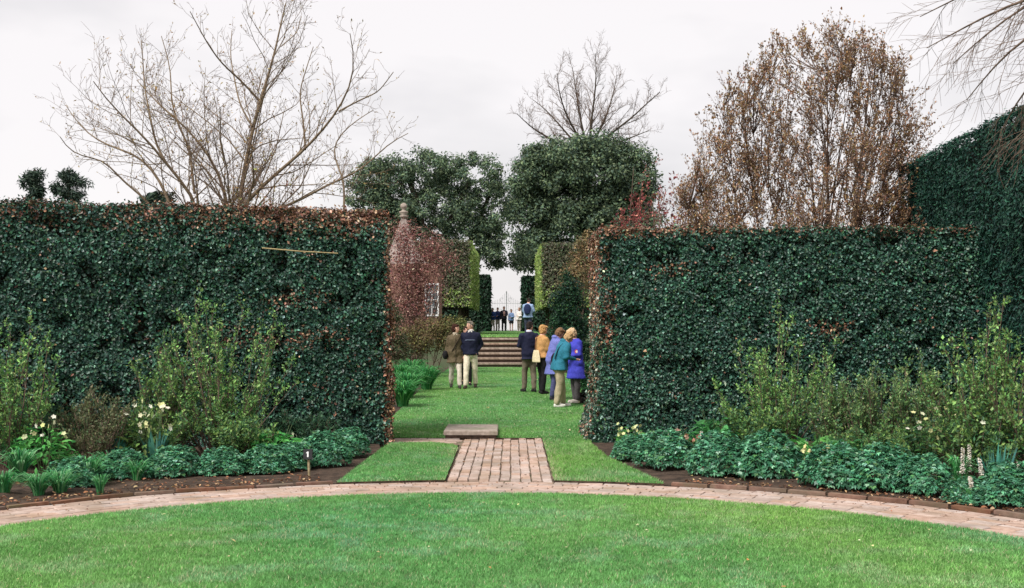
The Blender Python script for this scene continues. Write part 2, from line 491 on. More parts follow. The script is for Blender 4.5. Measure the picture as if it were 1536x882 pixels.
# brick edging along the beds
def edging(name, label, t0, t1, h, mat, L=.44):
    e = thing(name, label, 'edging', (CX, CY, 0))
    meshes = []
    for k in range(3):
        V, F = BR[k]; V = V.copy(); V[:, 0] *= L - .008; V[:, 1] *= .07; V[:, 2] *= (h + .03) / .05
        meshes.append(mk_mesh('edging_brick', V, F)); meshes[-1].materials.append(mat)
    r = R_OUT + .055
    n = int((t1 - t0) * r / L)
    for j in range(n):
        tt = t0 + (j + .5) * (t1 - t0) / n
        o = add('edging_brick', meshes[j % 3], None, e, loc=(r * math.sin(tt), r * math.cos(tt), -.03 + random.gauss(0, .004)))
        o.rotation_euler = (random.gauss(0, .04), random.gauss(0, .015), -tt + random.gauss(0, .012))
edging('bed_edging', 'low dark brick edging between the left bed and the curved path', math.radians(-75), math.radians(-15.5), .048, M_KERB)
edging('bed_edging', 'low reddish brick edging between the right bed and the curved path', math.radians(19.5), math.radians(75), .062, M_KERB)

# ------------------------------------------------------------------ steps
st = thing('stone_step', 'single pale stone slab step at the head of the brick walk', 'step', (-.69, 20.0, 0))
V, F = bevbox(.90, 1.28, .075, .012); V[:, 2] += .085; V[:, 1] += .64
V[:, 2] += sn(V * 6, 1, 2) * .004
add('slab', mk_mesh('slab', V, F), M_STONE, st)
rx = -.43
for k, L in enumerate((.22, .23, .2, .21)):
    V, F = bevbox(L - .008, 1.1, .082, .006)
    add('riser_brick', mk_mesh('riser_brick', V, F), M_DKSTONE, st, loc=(rx + L / 2, .60 + .006 * (k % 2), 0)); rx += L
fl = thing('garden_steps', 'broad flight of shallow stone steps rising to the terrace lawn', 'steps', (-.25, 46.4, .2))
rise, tread = 1.12 / 6, .36
for k in range(6):
    z0 = .045 + rise * k
    V, F = bevbox(2.5, .40, .07, .012); V[:, 2] += rise - .075
    add('tread', mk_mesh('tread', V, F), M_STEP, fl, loc=(random.gauss(0, .008), .2 + tread * k - .03, z0))
    V, F = box(-1.22, 1.22, 0, .3, -.08, rise - .076)
    add('riser', mk_mesh('riser', V, F), M_DKSTONE, fl, loc=(0, .05 + tread * k, z0))

# ------------------------------------------------------------------ lawn grass
def grass(name, label, P, h, w, seed, lean=1.1):
    rng = np.random.default_rng(seed)
    n = len(P)
    ang = rng.uniform(0, 2 * math.pi, n)
    hh = h * rng.uniform(.55, 1.25, n); ww = w * rng.uniform(.7, 1.3, n)
    d = np.c_[np.cos(ang), np.sin(ang), np.zeros(n)]; b = np.c_[-np.sin(ang), np.cos(ang), np.zeros(n)]
    tip = P + d * (hh * lean * rng.uniform(.2, 1.3, n))[:, None] + np.array([0, 0, 1.0]) * hh[:, None]
    V = np.stack([P - b * ww[:, None] / 2, P + b * ww[:, None] / 2, tip], 1).reshape(-1, 3)
    F = np.arange(n * 3).reshape(n, 3)
    q = sn(P * [1, 1, 0], .9, seed + 1); q2 = sn(P * [1, 1, 0], 3.2, seed + 2)
    c0, c1, c2, c3 = np.array([.125, .32, .085]), np.array([.20, .43, .125]), np.array([.26, .46, .235]), np.array([.48, .47, .28])
    a = np.clip(.5 + .55 * q, 0, 1)[:, None]; c = c0 * (1 - a) + c1 * a
    e = np.clip(q2 * .9 - .1, 0, .6)[:, None]; c = c * (1 - e) + c2 * e
    q3 = sn(P * [1, 1, 0], 14.0, seed + 3, 2); q4 = sn(P * [1, 1, 0], .35, seed + 4, 2)
    c = c * (1 + .22 * q3 + .10 * q4)[:, None] * np.array([1 + .0, 1, 1]); c[:, 0] *= 1 + .22 * q4; c[:, 2] *= 1 - .18 * q4
    wk = np.exp(-np.abs(np.abs(P[:, 0] + .15) - .66) / .12) * (P[:, 1] > 14.2) * (P[:, 1] < 20.2) * np.clip(.5 + sn(P * [1, 1, 0], 2.0, seed + 5), 0, 1) + np.exp(-np.abs(P[:, 1] - circ_front(P[:, 0])) / .08) * (P[:, 1] > 13) * .5
    dry = (rng.random(n) < .05 + .09 * np.clip(q2, 0, 1) + .5 * wk)[:, None]
    c = np.where(dry, c3, c) * np.exp(rng.normal(0, .18, (n, 1)))
    o = add(name, mk_mesh(name, V, [F], np.repeat(c, 3, 0)), M_GRASS, kind='stuff')
    return tag(o, label, 'grass')

def frame_pts(n, d0, d1, x0, x1, rng, pw=1.0):
    D = d0 + (d1 - d0) * rng.random(n) ** pw
    X = rng.uniform(x0, x1, n)
    return X, D
r_ = np.random.default_rng(3)
X, D = frame_pts(430000, 8.2, 13.6, -6.0, 5.4, r_)
k = (np.hypot(X - CX, D - CY) < R_IN + .012) & (np.abs(X) < .43 * D + .35)
grass('lawn_grass', 'short mown grass of the round lawn in the foreground', np.c_[X, D, np.full(len(X), .028)][k], .027, .0078, 21)
X, D = frame_pts(120000, 20.07, 46.3, -2.38, 2.06, r_, 1.35)
k = ~((np.abs(X + .69) < .46) & (D < 21.3))
grass('lawn_grass', 'mown grass of the long lawn leading to the steps', np.c_[X, D, zlawn(D) - .002][k], .027, .015, 31)
X, D = frame_pts(36000, 14.2, 19.3, -2.1, -.82, r_)
k = (D > circ_front(X) + .005) & (X > np.interp(D, [14.3, 19.6], [-2.10, -1.95])) & (X < np.interp(D, [14, 18.5, 18.95, 19.3], [-.815, -.83, -.92, -1.25]))
grass('lawn_grass', 'mown grass of the small turf panel left of the brick walk', np.c_[X, D, np.interp(D, [14, 17.5, 19.3], [.043, .043, .028])][k], .028, .010, 41)
X, D = frame_pts(36000, 14.1, 20.06, .51, 1.9, r_)
k = (D > circ_front(X) + .005) & (X < np.interp(D, [14.2, 15.2, 17.1, 18.8, 20.06], [1.82, 1.66, 1.36, 1.25, 1.3]))
grass('lawn_grass', 'mown grass of the turf strip right of the brick walk', np.c_[X, D, np.interp(D, [14, 19.5, 20.06], [.043, .048, .058])][k], .036, .010, 51)
X, D = frame_pts(16000, 48.5, 70, -1.95, 1.6, r_, 1.5)
grass('lawn_grass', 'mown grass of the terrace above the steps', np.c_[X, D, zlawn(D) + .028], .05, .03, 61)

# fallen leaves: each on its own, on lawn and brick
def litter(name, label, n, sampler, size, cols, seed):
    rng = np.random.default_rng(seed)
    P = sampler(n, rng)
    N = unit(np.c_[rng.normal(0, .35, (len(P), 2)), np.ones(len(P))]); T = rng.normal(size=(len(P), 3)) * [1, 1, .1]
    V, F, k = leaf_geo(P, N, T, size * rng.uniform(.6, 1.3, len(P)), size * .6 * rng.uniform(.6, 1.3, len(P)), .25)
    o = add(name, mk_mesh(name, V, F, np.repeat(palette(len(P), cols, rng=rng), k, 0)), M_DRY, kind='stuff')
    return tag(o, label, 'leaf litter')
def s_lawn(n, rng):
    X, D = frame_pts(n, 8.6, 13.4, -4.4, 4.4, rng); k = np.hypot(X - CX, D - CY) < R_IN - .05
    return np.c_[X, D, np.full(n, .062)][k]
litter('fallen_leaves', 'a few pale dead leaves lying on the round lawn', 46, s_lawn, .035, ['#d8cfa0', '#c9b98a', '#b9905a', '#e0d8b4'], 5)
def s_ul(n, rng):
    X, D = frame_pts(n, 20.4, 40, -2.2, 1.6, rng, 1.6); return np.c_[X, D, zlawn(D) + .034]
litter('fallen_leaves', 'scattered dead leaves on the long lawn', 30, s_ul, .05, ['#d8cfa0', '#b9905a', '#e0d8b4'], 6)
def s_soil(sgn, tmin, tmax):
    def f(n, rng):
        t = rng.uniform(math.radians(tmin), math.radians(tmax), n) * sgn; r = R_OUT + .12 + rng.random(n) ** 2.2 * 2.6
        p = arc(t, r[:, None].repeat(1, 1)[:, 0]) if False else np.stack([CX + r * np.sin(t), CY + r * np.cos(t)], -1)
        return np.c_[p, .055 + rng.uniform(0, .02, n)]
    return f
litter('fallen_leaves', 'brown leaf litter on the soil of the left bed', 1100, s_soil(-1, 16.5, 70), .045, ['#8a5f45', '#a07a5a', '#6a4634', '#c7ab86', '#54392c'], 7)
litter('fallen_leaves', 'brown leaf litter on the soil of the right bed', 1100, s_soil(1, 20.5, 70), .045, ['#8a5f45', '#a07a5a', '#6a4634', '#c7ab86', '#54392c'], 8)
def s_brick(n, rng):
    X, D = frame_pts(n, 14.5, 20, -.8, .5, rng); X[: n // 3] = rng.choice([-.78, .47], n // 3) + rng.normal(0, .03, n // 3); D[n // 3: n // 2] = 19.95 - np.abs(rng.normal(0, .08, n // 2 - n // 3))
    return np.c_[X, D, np.full(n, .03)]
litter('fallen_leaves', 'bits of brown leaf caught on the brick walk', 170, s_brick, .028, ['#6a4634', '#54392c', '#a07a5a', '#8a5f45'], 9)
def s_ring(n, rng):
    t = rng.uniform(-1.05, 1.05, n); r = R_OUT - np.abs(rng.normal(0, .3, n)); r = np.clip(r, R_IN + .05, R_OUT)
    return np.c_[CX + r * np.sin(t), CY + r * np.cos(t), np.full(n, .03)]
litter('fallen_leaves', 'bits of brown leaf along the curved brick path', 260, s_ring, .026, ['#6a4634', '#54392c', '#a07a5a', '#8a5f45'], 10)
# ------------------------------------------------------------------ hedges
HG = ['#213f35', '#2b4d40', '#365d4b', '#446e5a', '#1a332a', '#58826c', '#3a5a3a', '#84a494']
HGW = [3, 4, 4, 2.3, 2.4, .8, 1.6, .3]
CU = ['#8a6450', '#74503f', '#a07a60', '#5a3f34', '#b4947a', '#6a4a3a']

def hedge(name, label, A, B, thick, hA, hB, dens, L, W, colf, mat, seed, z0=0.0, lump=.09, faces=('front', 'end', 'top'), end2=False, flare=0.0, core_in=.16, shape='oval', depth=.07, cat='hedge', hollow=0.0, topd=.7):
    rng = np.random.default_rng(seed)
    A = np.array([*A, 0.0]); B = np.array([*B, 0.0])
    ln = np.linalg.norm(B - A); d = (B - A) / ln
    nf = np.array([d[1], -d[0], 0.0])
    if nf[1] > 0: nf = -nf
    if abs(nf[0]) > .8: nf = nf * -np.sign(nf[0])      # a hedge along the garden faces its middle
    bk = -nf
    t = thing(name, label, cat, (A[0], A[1], z0))
    hm = max(hA, hB)
    P, N, fid = [], [], []
    def emit(n, org, eu, ev, lu, lv, nrm, k, hvar=True):
        u = rng.random(n) * lu; v = rng.random(n) * lv
        p = org + eu * u[:, None] + ev * v[:, None]
        if k == 0:
            lim = hA + (hB - hA) * u / ln; p = p[v < lim]
        off = sn(p, 1.1, seed + k, 4) * lump - np.abs(rng.normal(0, depth, len(p))) + .03
        if hollow:
            hv = sn(p, 3.2, seed + 40 + k, 3) - .15; off -= np.clip(hv, 0, 1) * hollow
            keep = rng.random(len(p)) > np.clip(hv * 1.5, 0, .62); p = p[keep]; off = off[keep]
        p = p + nrm * off[:, None]
        P.append(p); N.append(np.tile(nrm, (len(p), 1))); fid.append(np.full(len(p), k))
    Z = np.array([0, 0, z0])
    if 'front' in faces: emit(int(ln * hm * dens), A + Z, d, np.array([0, 0, 1.0]), ln, hm, nf, 0)
    if 'end' in faces: emit(int(thick * hA * dens * .8), A + Z, bk, np.array([0, 0, 1.0]), thick, hA, -d, 1)
    if end2: emit(int(thick * hB * dens * .8), B + Z, bk, np.array([0, 0, 1.0]), thick, hB, d, 3)
    if 'top' in faces:
        n = int(ln * thick * dens * topd)
        u = rng.random(n) ** 1.0 * ln; v = rng.random(n) ** 1.6 * thick
        p = A + d * u[:, None] + bk * v[:, None]
        p[:, 2] = z0 + hA + (hB - hA) * u / ln + sn(p, 1.3, seed + 9) * lump * .5 - np.abs(rng.normal(0, .04, n)) + np.abs(rng.normal(0, .035, n))
        P.append(p); N.append(np.tile([0, 0, 1.0], (n, 1))); fid.append(np.full(n, 2))
    P = np.concatenate(P); N = np.concatenate(N); fid = np.concatenate(fid)
    if flare:
        k = np.clip(1 - (P[:, 2] - z0) / 1.3, 0, 1) ** 2 * flare
        near = np.clip(1 - ((P - A) @ d) / 1.0, 0, 1)
        P -= d * (k * near)[:, None]
    N = unit(N + rng.normal(0, .62, N.shape) + [0, 0, .28])
    T = rng.normal(size=P.shape) + np.array([0, 0, -.55])
    n = len(P)
    ll = L * np.exp(rng.normal(0, .28, n)); ww = W * np.exp(rng.normal(0, .22, n))
    V, F, k = leaf_geo(P - unit(T) * L * .4, N, T, ll, ww, .16, shape)
    C = colf(P, fid, rng)
    wpart('leaves', V, F, mat, t, np.repeat(C, k, 0), kind='stuff')
    # woody inside
    q = core_in
    c0 = A + d * q + bk * q; c1 = B - d * (q if end2 else 0) + bk * q; th = thick - 2 * q
    Vc = np.array([c0 + Z, c1 + Z, c1 + bk * th + Z, c0 + bk * th + Z])
    q = min(q, .10); up = np.array([[0, 0, hA - q], [0, 0, hB - q], [0, 0, hB - q], [0, 0, hA - q]])
    Vc = np.concatenate([Vc, Vc + up])
    wpart('inner_twigs', Vc, box(0, 1, 0, 1, 0, 1)[1], M_CORE, t)
    return t

def col_left(P, fid, rng):
    n = len(P)
    c = palette(n, HG, HGW, rng, .30)
    b = palette(n, CU, None, rng, .28)
    top = P[:, 2] - 3.73
    along = np.clip((P[:, 0] + 6.2) / 3.0, 0, 1)
    p = np.clip(1 + (top + .06) / .40 + .35 * sn(P, 1.6, 77), 0, 1) * (.25 + .65 * along) * (fid == 0)
    p = np.maximum(p, (fid == 2) * (.35 + .6 * along))
    p = np.maximum(p, (fid == 1) * .86)
    patch = np.exp(-(((P[:, 0] + 3.65) / .75) ** 2 + ((P[:, 2] - 1.72) / .16) ** 2)) * .75 + np.exp(-(((P[:, 0] + 3.4) / .45) ** 2 + ((P[:, 2] - 2.32) / .14) ** 2)) * .5
    p = np.maximum(p, patch * (.7 + .5 * sn(P, 4, 5)))
    p = np.maximum(p, .006 + .07 * np.clip(sn(P, 1.7, 12) - .3, 0, 1))
    edge = np.clip(1 - np.abs(P[:, 0] + 1.97) / .10, 0, 1) * .8
    p = np.maximum(p, edge)
    return np.where((rng.random(n) < p)[:, None], b, c)
hedge('clipped_hedge', 'tall dark clipped hedge left of the opening, browned along its top and end', (-1.97, 19.2), (-9.3, 17.2), 1.8, 3.72, 3.72, 4300, .047, .041, col_left, M_LEAF, 101, flare=.06, shape='d', lump=.065, depth=.075, hollow=.16, core_in=.24, topd=.3)

def col_right(P, fid, rng):
    n = len(P)
    c = palette(n, HG, HGW, rng, .30)
    b = palette(n, CU, None, rng, .28)
    top = P[:, 2] - 3.46
    along = np.clip(1 - (P[:, 0] - 1.4) / 2.6, 0, 1)
    p = np.clip(1 + top / .16, 0, 1) * (.2 + .7 * along) * (fid == 0)
    p = np.maximum(p, (fid == 2) * (.3 + .65 * along))
    hi = np.clip((P[:, 2] - 1.5) / 1.4, 0, 1)
    p = np.maximum(p, (fid == 1) * (.30 + .55 * hi))
    streak = np.exp(-((P[:, 0] - 1.56) / .10) ** 2) * np.clip(1 - np.abs(P[:, 2] - 1.95) / .75, 0, 1)
    p = np.maximum(p, streak * .9)
    patch = np.exp(-(((P[:, 0] - 5.15) / .3) ** 2 + ((P[:, 2] - 1.88) / .13) ** 2)) + np.exp(-(((P[:, 0] - 2.6) / .3) ** 2 + ((P[:, 2] - 2.85) / .12) ** 2)) * .7
    p = np.maximum(p, patch * .6)
    p = np.maximum(p, .006 + .07 * np.clip(sn(P, 1.7, 14) - .3, 0, 1))
    pale = (fid == 1) & (rng.random(n) < .22)
    c = np.where(pale[:, None], palette(n, ['#9fb0a0', '#c2c8b4', '#7f9a86'], None, rng), c)
    return np.where((rng.random(n) < p)[:, None], b, c)
hedge('clipped_hedge', 'dark clipped hedge right of the opening, with a copper rim at its inner corner', (1.42, 19.4), (8.35, 19.5), 1.9, 3.46, 3.46, 4300, .047, .041, col_right, M_LEAF, 102, flare=.22, shape='d', lump=.065, depth=.075, hollow=.16, core_in=.24, topd=.3)

YW = ['#18362e', '#1e4036', '#254a3c', '#142c28', '#2e5644']
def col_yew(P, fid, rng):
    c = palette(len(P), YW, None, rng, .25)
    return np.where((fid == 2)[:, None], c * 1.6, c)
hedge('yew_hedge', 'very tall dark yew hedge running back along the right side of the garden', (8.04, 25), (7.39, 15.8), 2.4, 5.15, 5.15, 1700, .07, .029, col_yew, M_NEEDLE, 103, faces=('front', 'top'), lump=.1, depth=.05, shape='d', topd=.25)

def col_stilt(P, fid, rng):
    n = len(P)
    g = palette(n, ['#606b4c', '#6a6a54', '#505f46', '#76745e', '#625a4c'], None, rng, .25)
    y = palette(n, ['#8ca654', '#9eb466', '#78924a', '#aabd78'], None, rng, .2)
    low = np.clip((3.9 - P[:, 2]) / .8, 0, 1) * .55
    p = np.where(fid == 1, .9, low)
    return np.where((rng.random(n) < p)[:, None], y, g)
for (sx, lab, hA) in ((-1, 'clipped box-shaped hedge on bare trunks, left of the gate vista', 2.75), (1, 'clipped box-shaped hedge on bare trunks, right of the gate vista', 2.62)):
    x0 = -2.03 if sx < 0 else 1.45
    D0 = 58.0
    h = hedge('stilt_hedge', lab, (x0, D0), (x0 + sx * 6.0, D0), 14.0, hA + .45, hA + .45, 520, .12, .075, col_stilt, M_SOFT, 110 + sx, z0=2.75, lump=.04, depth=.05, shape='d', core_in=.2, topd=.08)
    for k in range(4):
        for (xx, yy) in ((x0 + sx * .55, D0 + .8 + 3.6 * k), (x0 + sx * (2.0 + 1.5 * (k % 3)), D0 + .7)):
            P = np.array([[[xx, yy, 1.3], [xx + .02, yy, 2.1], [xx, yy, 3.0]]])
            V, F = tubes(P, np.array([[.10, .08, .08]]), 7)
            wpart('trunk', V, F, M_BARKD, h, smooth=True)

def col_box(P, fid, rng):
    return palette(len(P), ['#1c3a20', '#28482a', '#16301c', '#34552e'], None, rng, .25)
hedge('box_hedge', 'low dark box hedge under the left stilt hedge', (-1.98, 52.0), (-5.5, 52.0), 1.2, .75, .75, 300, .12, .09, col_box, M_NEEDLE, 121, z0=1.34, shape='d')
hedge('box_hedge', 'low dark box hedge under the right stilt hedge', (1.72, 52.0), (5.5, 52.0), 1.2, .95, .95, 300, .12, .09, col_box, M_NEEDLE, 122, z0=1.34, shape='d')
def col_dk(P, fid, rng):
    return palette(len(P), ['#0f2417', '#16301f', '#1c3a26', '#2a4632'], None, rng, .25)
hedge('yew_block', 'dark square-topped yew block left of the far gate', (-1.58, 82), (-5.5, 82), 4, 3.85, 3.85, 160, .22, .12, col_dk, M_NEEDLE, 123, z0=1.34, shape='d', lump=.05)
hedge('yew_block', 'dark square-topped yew block right of the far gate', (.76, 82), (5.5, 82), 4, 3.75, 3.75, 160, .22, .12, col_dk, M_NEEDLE, 124, z0=1.34, shape='d', lump=.05)

# ------------------------------------------------------------------ trees
def smooth_path(pts, n):
    pts = np.asarray(pts, float)
    s = np.r_[0, np.cumsum(np.linalg.norm(np.diff(pts, axis=0), axis=1))]
    u = np.linspace(0, s[-1], n)
    out = np.stack([np.interp(u, s, pts[:, k]) for k in range(3)], 1)
    for _ in range(2):
        out[1:-1] = .25 * out[:-2] + .5 * out[1:-1] + .25 * out[2:]
    return out

def child(p, tan, L, rng, spread, up, K=5, wob=.12, droop=0.0):
    a = rng.normal(size=3); a -= tan * (a @ tan); a /= np.linalg.norm(a) + 1e-9
    d = tan * (1 - spread) + a * spread + np.array([0, 0, up]); d /= np.linalg.norm(d)
    pts = [p]
    for i in range(K - 1):
        d = d + rng.normal(0, wob, 3) + np.array([0, 0, up * .35 - droop * (i + 1) * .25]); d /= np.linalg.norm(d)
        pts.append(pts[-1] + d * L / (K - 1))
    return np.array(pts)

def branchwork(mains, rng, counts, ratio, spread=.55, up=.22, rk=.5, t0=.22, wob=.12, rmin=.004, minlen=.12, droop=0.0, tap=.45):
    """mains: list of (pts(n,3), radii(n)). returns levels: list of lists of (pts, radii)"""
    levels = [mains]
    for li, cnt in enumerate(counts):
        nxt = []
        for pts, rad in levels[-1]:
            ln = np.linalg.norm(np.diff(pts, axis=0), axis=1).sum()
            for k in range(cnt if isinstance(cnt, int) else max(1, int(round(cnt * ln)))):
                t = t0 + (1 - t0) * (k + rng.random()) / (cnt if isinstance(cnt, int) else max(1, int(round(cnt * ln))))
                t = min(t, .995)
                f = t * (len(pts) - 1); i = int(f); fr = f - i
                p = pts[i] * (1 - fr) + pts[i + 1] * fr
                tan = pts[i + 1] - pts[i]; tan = tan / (np.linalg.norm(tan) + 1e-9)
                r = rad[i] * (1 - fr) + rad[i + 1] * fr
                L = max(minlen, ratio * ln * rng.uniform(.55, 1.15) * (1 - tap * t))
                KK = 5 if li < len(counts) - 1 or len(counts) == 1 else 3
                q = child(p, tan, L, rng, spread * rng.uniform(.75, 1.2), up, KK, wob, droop)
                r0 = max(rmin, r * rk); nxt.append((q, np.linspace(r0, max(rmin * .6, r0 * .35), KK)))
        levels.append(nxt)
    return levels

def tube_list(lst, sides):
    by = {}
    for p, r in lst: by.setdefault(len(p), []).append((p, r))
    return join([tubes(np.array([a for a, b in v]), np.array([b for a, b in v]), sides) for v in by.values()])

def tip_leaves(lst, rng, per, L, W, cols, w=None, spread=.06, tmin=.3, shape='d', jit=.25, up=.3):
    P = []; T = []
    for p, r in lst:
        n = rng.poisson(per)
        for _ in range(n):
            f = (tmin + (1 - tmin) * rng.random() ** .7) * (len(p) - 1.001); i = int(f)
            P.append(p[i] + (p[i + 1] - p[i]) * (f - i)); T.append(p[i + 1] - p[i])
    P = np.array(P); T = unit(np.array(T)) + rng.normal(0, .55, P.shape) + [0, 0, up]
    P = P + rng.normal(0, spread, P.shape)
    N = unit(rng.normal(0, 1, P.shape) + [0, 0, .5])
    n = len(P)
    V, F, k = leaf_geo(P, N, T, L * np.exp(rng.normal(0, .3, n)), W * np.exp(rng.normal(0, .25, n)), .15, shape)
    return V, F, np.repeat(palette(n, cols, w, rng, jit), k, 0)

# --- big bare tree behind the left hedge: limbs traced, each given its own depth
rng = np.random.default_rng(40)
t = thing('bare_tree', 'large spreading bare tree with pale limbs behind the left hedge', 'tree', (gx(352, 30), 30, 0))
Dt = 30.0
def limb(pix, dd, n=14):
    m = len(pix)
    P = [at(x, y, Dt + dd * (i / (m - 1)) ** 1.2 + (.0)) for i, (x, y) in enumerate(pix)]
    return smooth_path(P, n)
gA, gB = at(304, 600, Dt), at(352, 600, Dt); gA[2] = gB[2] = 0.0
L_ = [
    ([(302, 470), (300, 312), (292, 288), (267, 271), (250, 246), (233, 221), (208, 196), (175, 168), (150, 142), (140, 122)], -1.5, .125),
    ([(250, 246), (232, 215), (227, 180), (217, 137), (214, 83), (212, 60)], 1.2, .06),
    ([(292, 290), (286, 262), (290, 235), (276, 205), (262, 175), (255, 145), (258, 108), (242, 54)], 2.0, .065),
    ([(350, 470), (345, 312), (330, 260), (312, 227), (288, 200), (262, 175), (228, 150), (205, 120)], 2.4, .11),
    ([(352, 470), (356, 312), (364, 270), (371, 233), (379, 188), (388, 154), (404, 108), (421, 62), (417, 33), (429, 4)], .8, .15),
    ([(388, 150), (362, 121), (333, 96), (312, 67), (285, 17)], -1.5, .05),
    ([(379, 190), (360, 160), (352, 120), (345, 85), (348, 45)], 1.9, .045),
    ([(356, 320), (380, 290), (417, 258), (458, 225), (483, 196), (508, 167), (517, 150), (537, 100), (525, 50)], -1.8, .095),
    ([(508, 167), (540, 150), (568, 138), (590, 108)], -1.0, .04),
    ([(360, 330), (430, 310), (480, 285), (496, 271), (525, 267), (554, 246), (583, 212), (600, 206), (612, 200)], 1.5, .08),
    ([(515, 330), (517, 290), (515, 262), (497, 233), (505, 205), (535, 180), (560, 165)], 2.5, .055),
    ([(262, 330), (250, 290), (237, 266), (212, 233), (167, 221), (140, 208), (116, 185), (100, 160)], 1.8, .075),
    ([(240, 330), (221, 300), (183, 271), (154, 237), (122, 236), (100, 225), (90, 205)], -1.0, .06),
    ([(421, 70), (445, 50), (452, 25)], .6, .025),
    ([(458, 225), (455, 180), (448, 140), (462, 95), (470, 70)], .9, .045),
]
mains = []
for pix, dd, r in L_:
    p = limb(pix, dd); r = r * .56; mains.append((p, np.linspace(r, max(.009, r * .16), len(p))))
for m_, g in ((mains[0], gA), (mains[3], gB), (mains[4], gB)):
    m_[0][0] = g + np.array([rng.normal(0, .1), rng.normal(0, .1), 0]); m_[1][:3] *= 1.25
lv = branchwork(mains, rng, [3.0, 4.6, 6.0], .40, spread=.55, up=.16, rk=.42, t0=.10, wob=.14, rmin=.0042, minlen=.24, tap=.62)
for k in (0, 3, 4):
    V, F = tube_list([mains[k]], 8); wpart('trunk', V, F, M_BARK, t, smooth=True)
for k in range(len(mains)):
    if k in (0, 3, 4): continue
    V, F = tube_list([mains[k]], 7); wpart('limb', V, F, M_BARK, t, smooth=True)
V, F = tube_list(lv[1], 5); wpart('branches', V, F, M_BARK, t, kind='stuff', smooth=True)
V, F = tube_list(lv[2] + lv[3], 3); wpart('twigs', V, F, M_BARKB, t, kind='stuff')
V, F, C = tip_leaves(lv[3] + lv[2], rng, .7, .06, .028, ['#a98c62', '#8a6a48', '#b7a06c', '#9a8a55'], spread=.01, tmin=.7)
wpart('buds', V, F, M_DRY, t, C, kind='stuff')

# --- twiggy red-brown shrub in front of it
def twig_shrub(name, label, base, stems, H, Wd, rng, mat, leafspec, counts=(6, 4), ratio=.38, up=.15, lean=1.0, r0=.02, cat='shrub', leafmat=None, zmin=0.0, spread=.5, lo=.55, pw=.7):
    t = thing(name, label, cat, base)
    base = np.array(base, float); mains = []
    for k in range(stems):
        a = rng.uniform(0, 2 * math.pi); rr = Wd * rng.random() ** pw
        tip = base + np.array([math.cos(a) * rr, math.sin(a) * rr * .8, H * rng.uniform(lo, 1.0) * (1 - .35 * lean * (rr / Wd) ** 2)])
        b0 = base + np.array([math.cos(a), math.sin(a), 0]) * rr * .22
        mid = b0 * .5 + tip * .5 + np.array([math.cos(a), math.sin(a), 0]) * rr * .02 + rng.normal(0, .04 * H, 3) * [1, 1, .2]
        p = smooth_path([b0, mid, tip], 8)
        mains.append((p, np.linspace(r0, r0 * .25, 8)))
    lv = branchwork(mains, rng, list(counts), ratio, spread=spread, up=up, rk=.55, t0=.2, rmin=r0 * .16, minlen=.08)
    V, F = tube_list(mains, 5); wpart('stems', V, F, mat, t, kind='stuff', smooth=True)
    V, F = tube_list(sum(lv[1:], []), 3); wpart('twigs', V, F, mat, t, kind='stuff')
    if leafspec:
        for spec in leafspec:
            nm, per, L, W, cols, w, sp, tmin, m_ = spec
            V, F, C = tip_leaves(lv[-1] + lv[-2], rng, per, L, W, cols, w, sp, tmin)
            wpart(nm, V, F, m_, t, C, kind='stuff')
    return t, lv

twig_shrub('twiggy_shrub', 'dense reddish twiggy shrub rising at the foot of the large bare tree', (gx(405, 27), 27, 0), 34, 5.6, 1.3, np.random.default_rng(41), M_BARKB,
           [('young_leaves', 1.6, .06, .035, ['#8a6a4a', '#a0805a', '#7a5038', '#8f8a50'], None, .03, .3, M_DRY)], counts=(7, 4), ratio=.3, r0=.022)

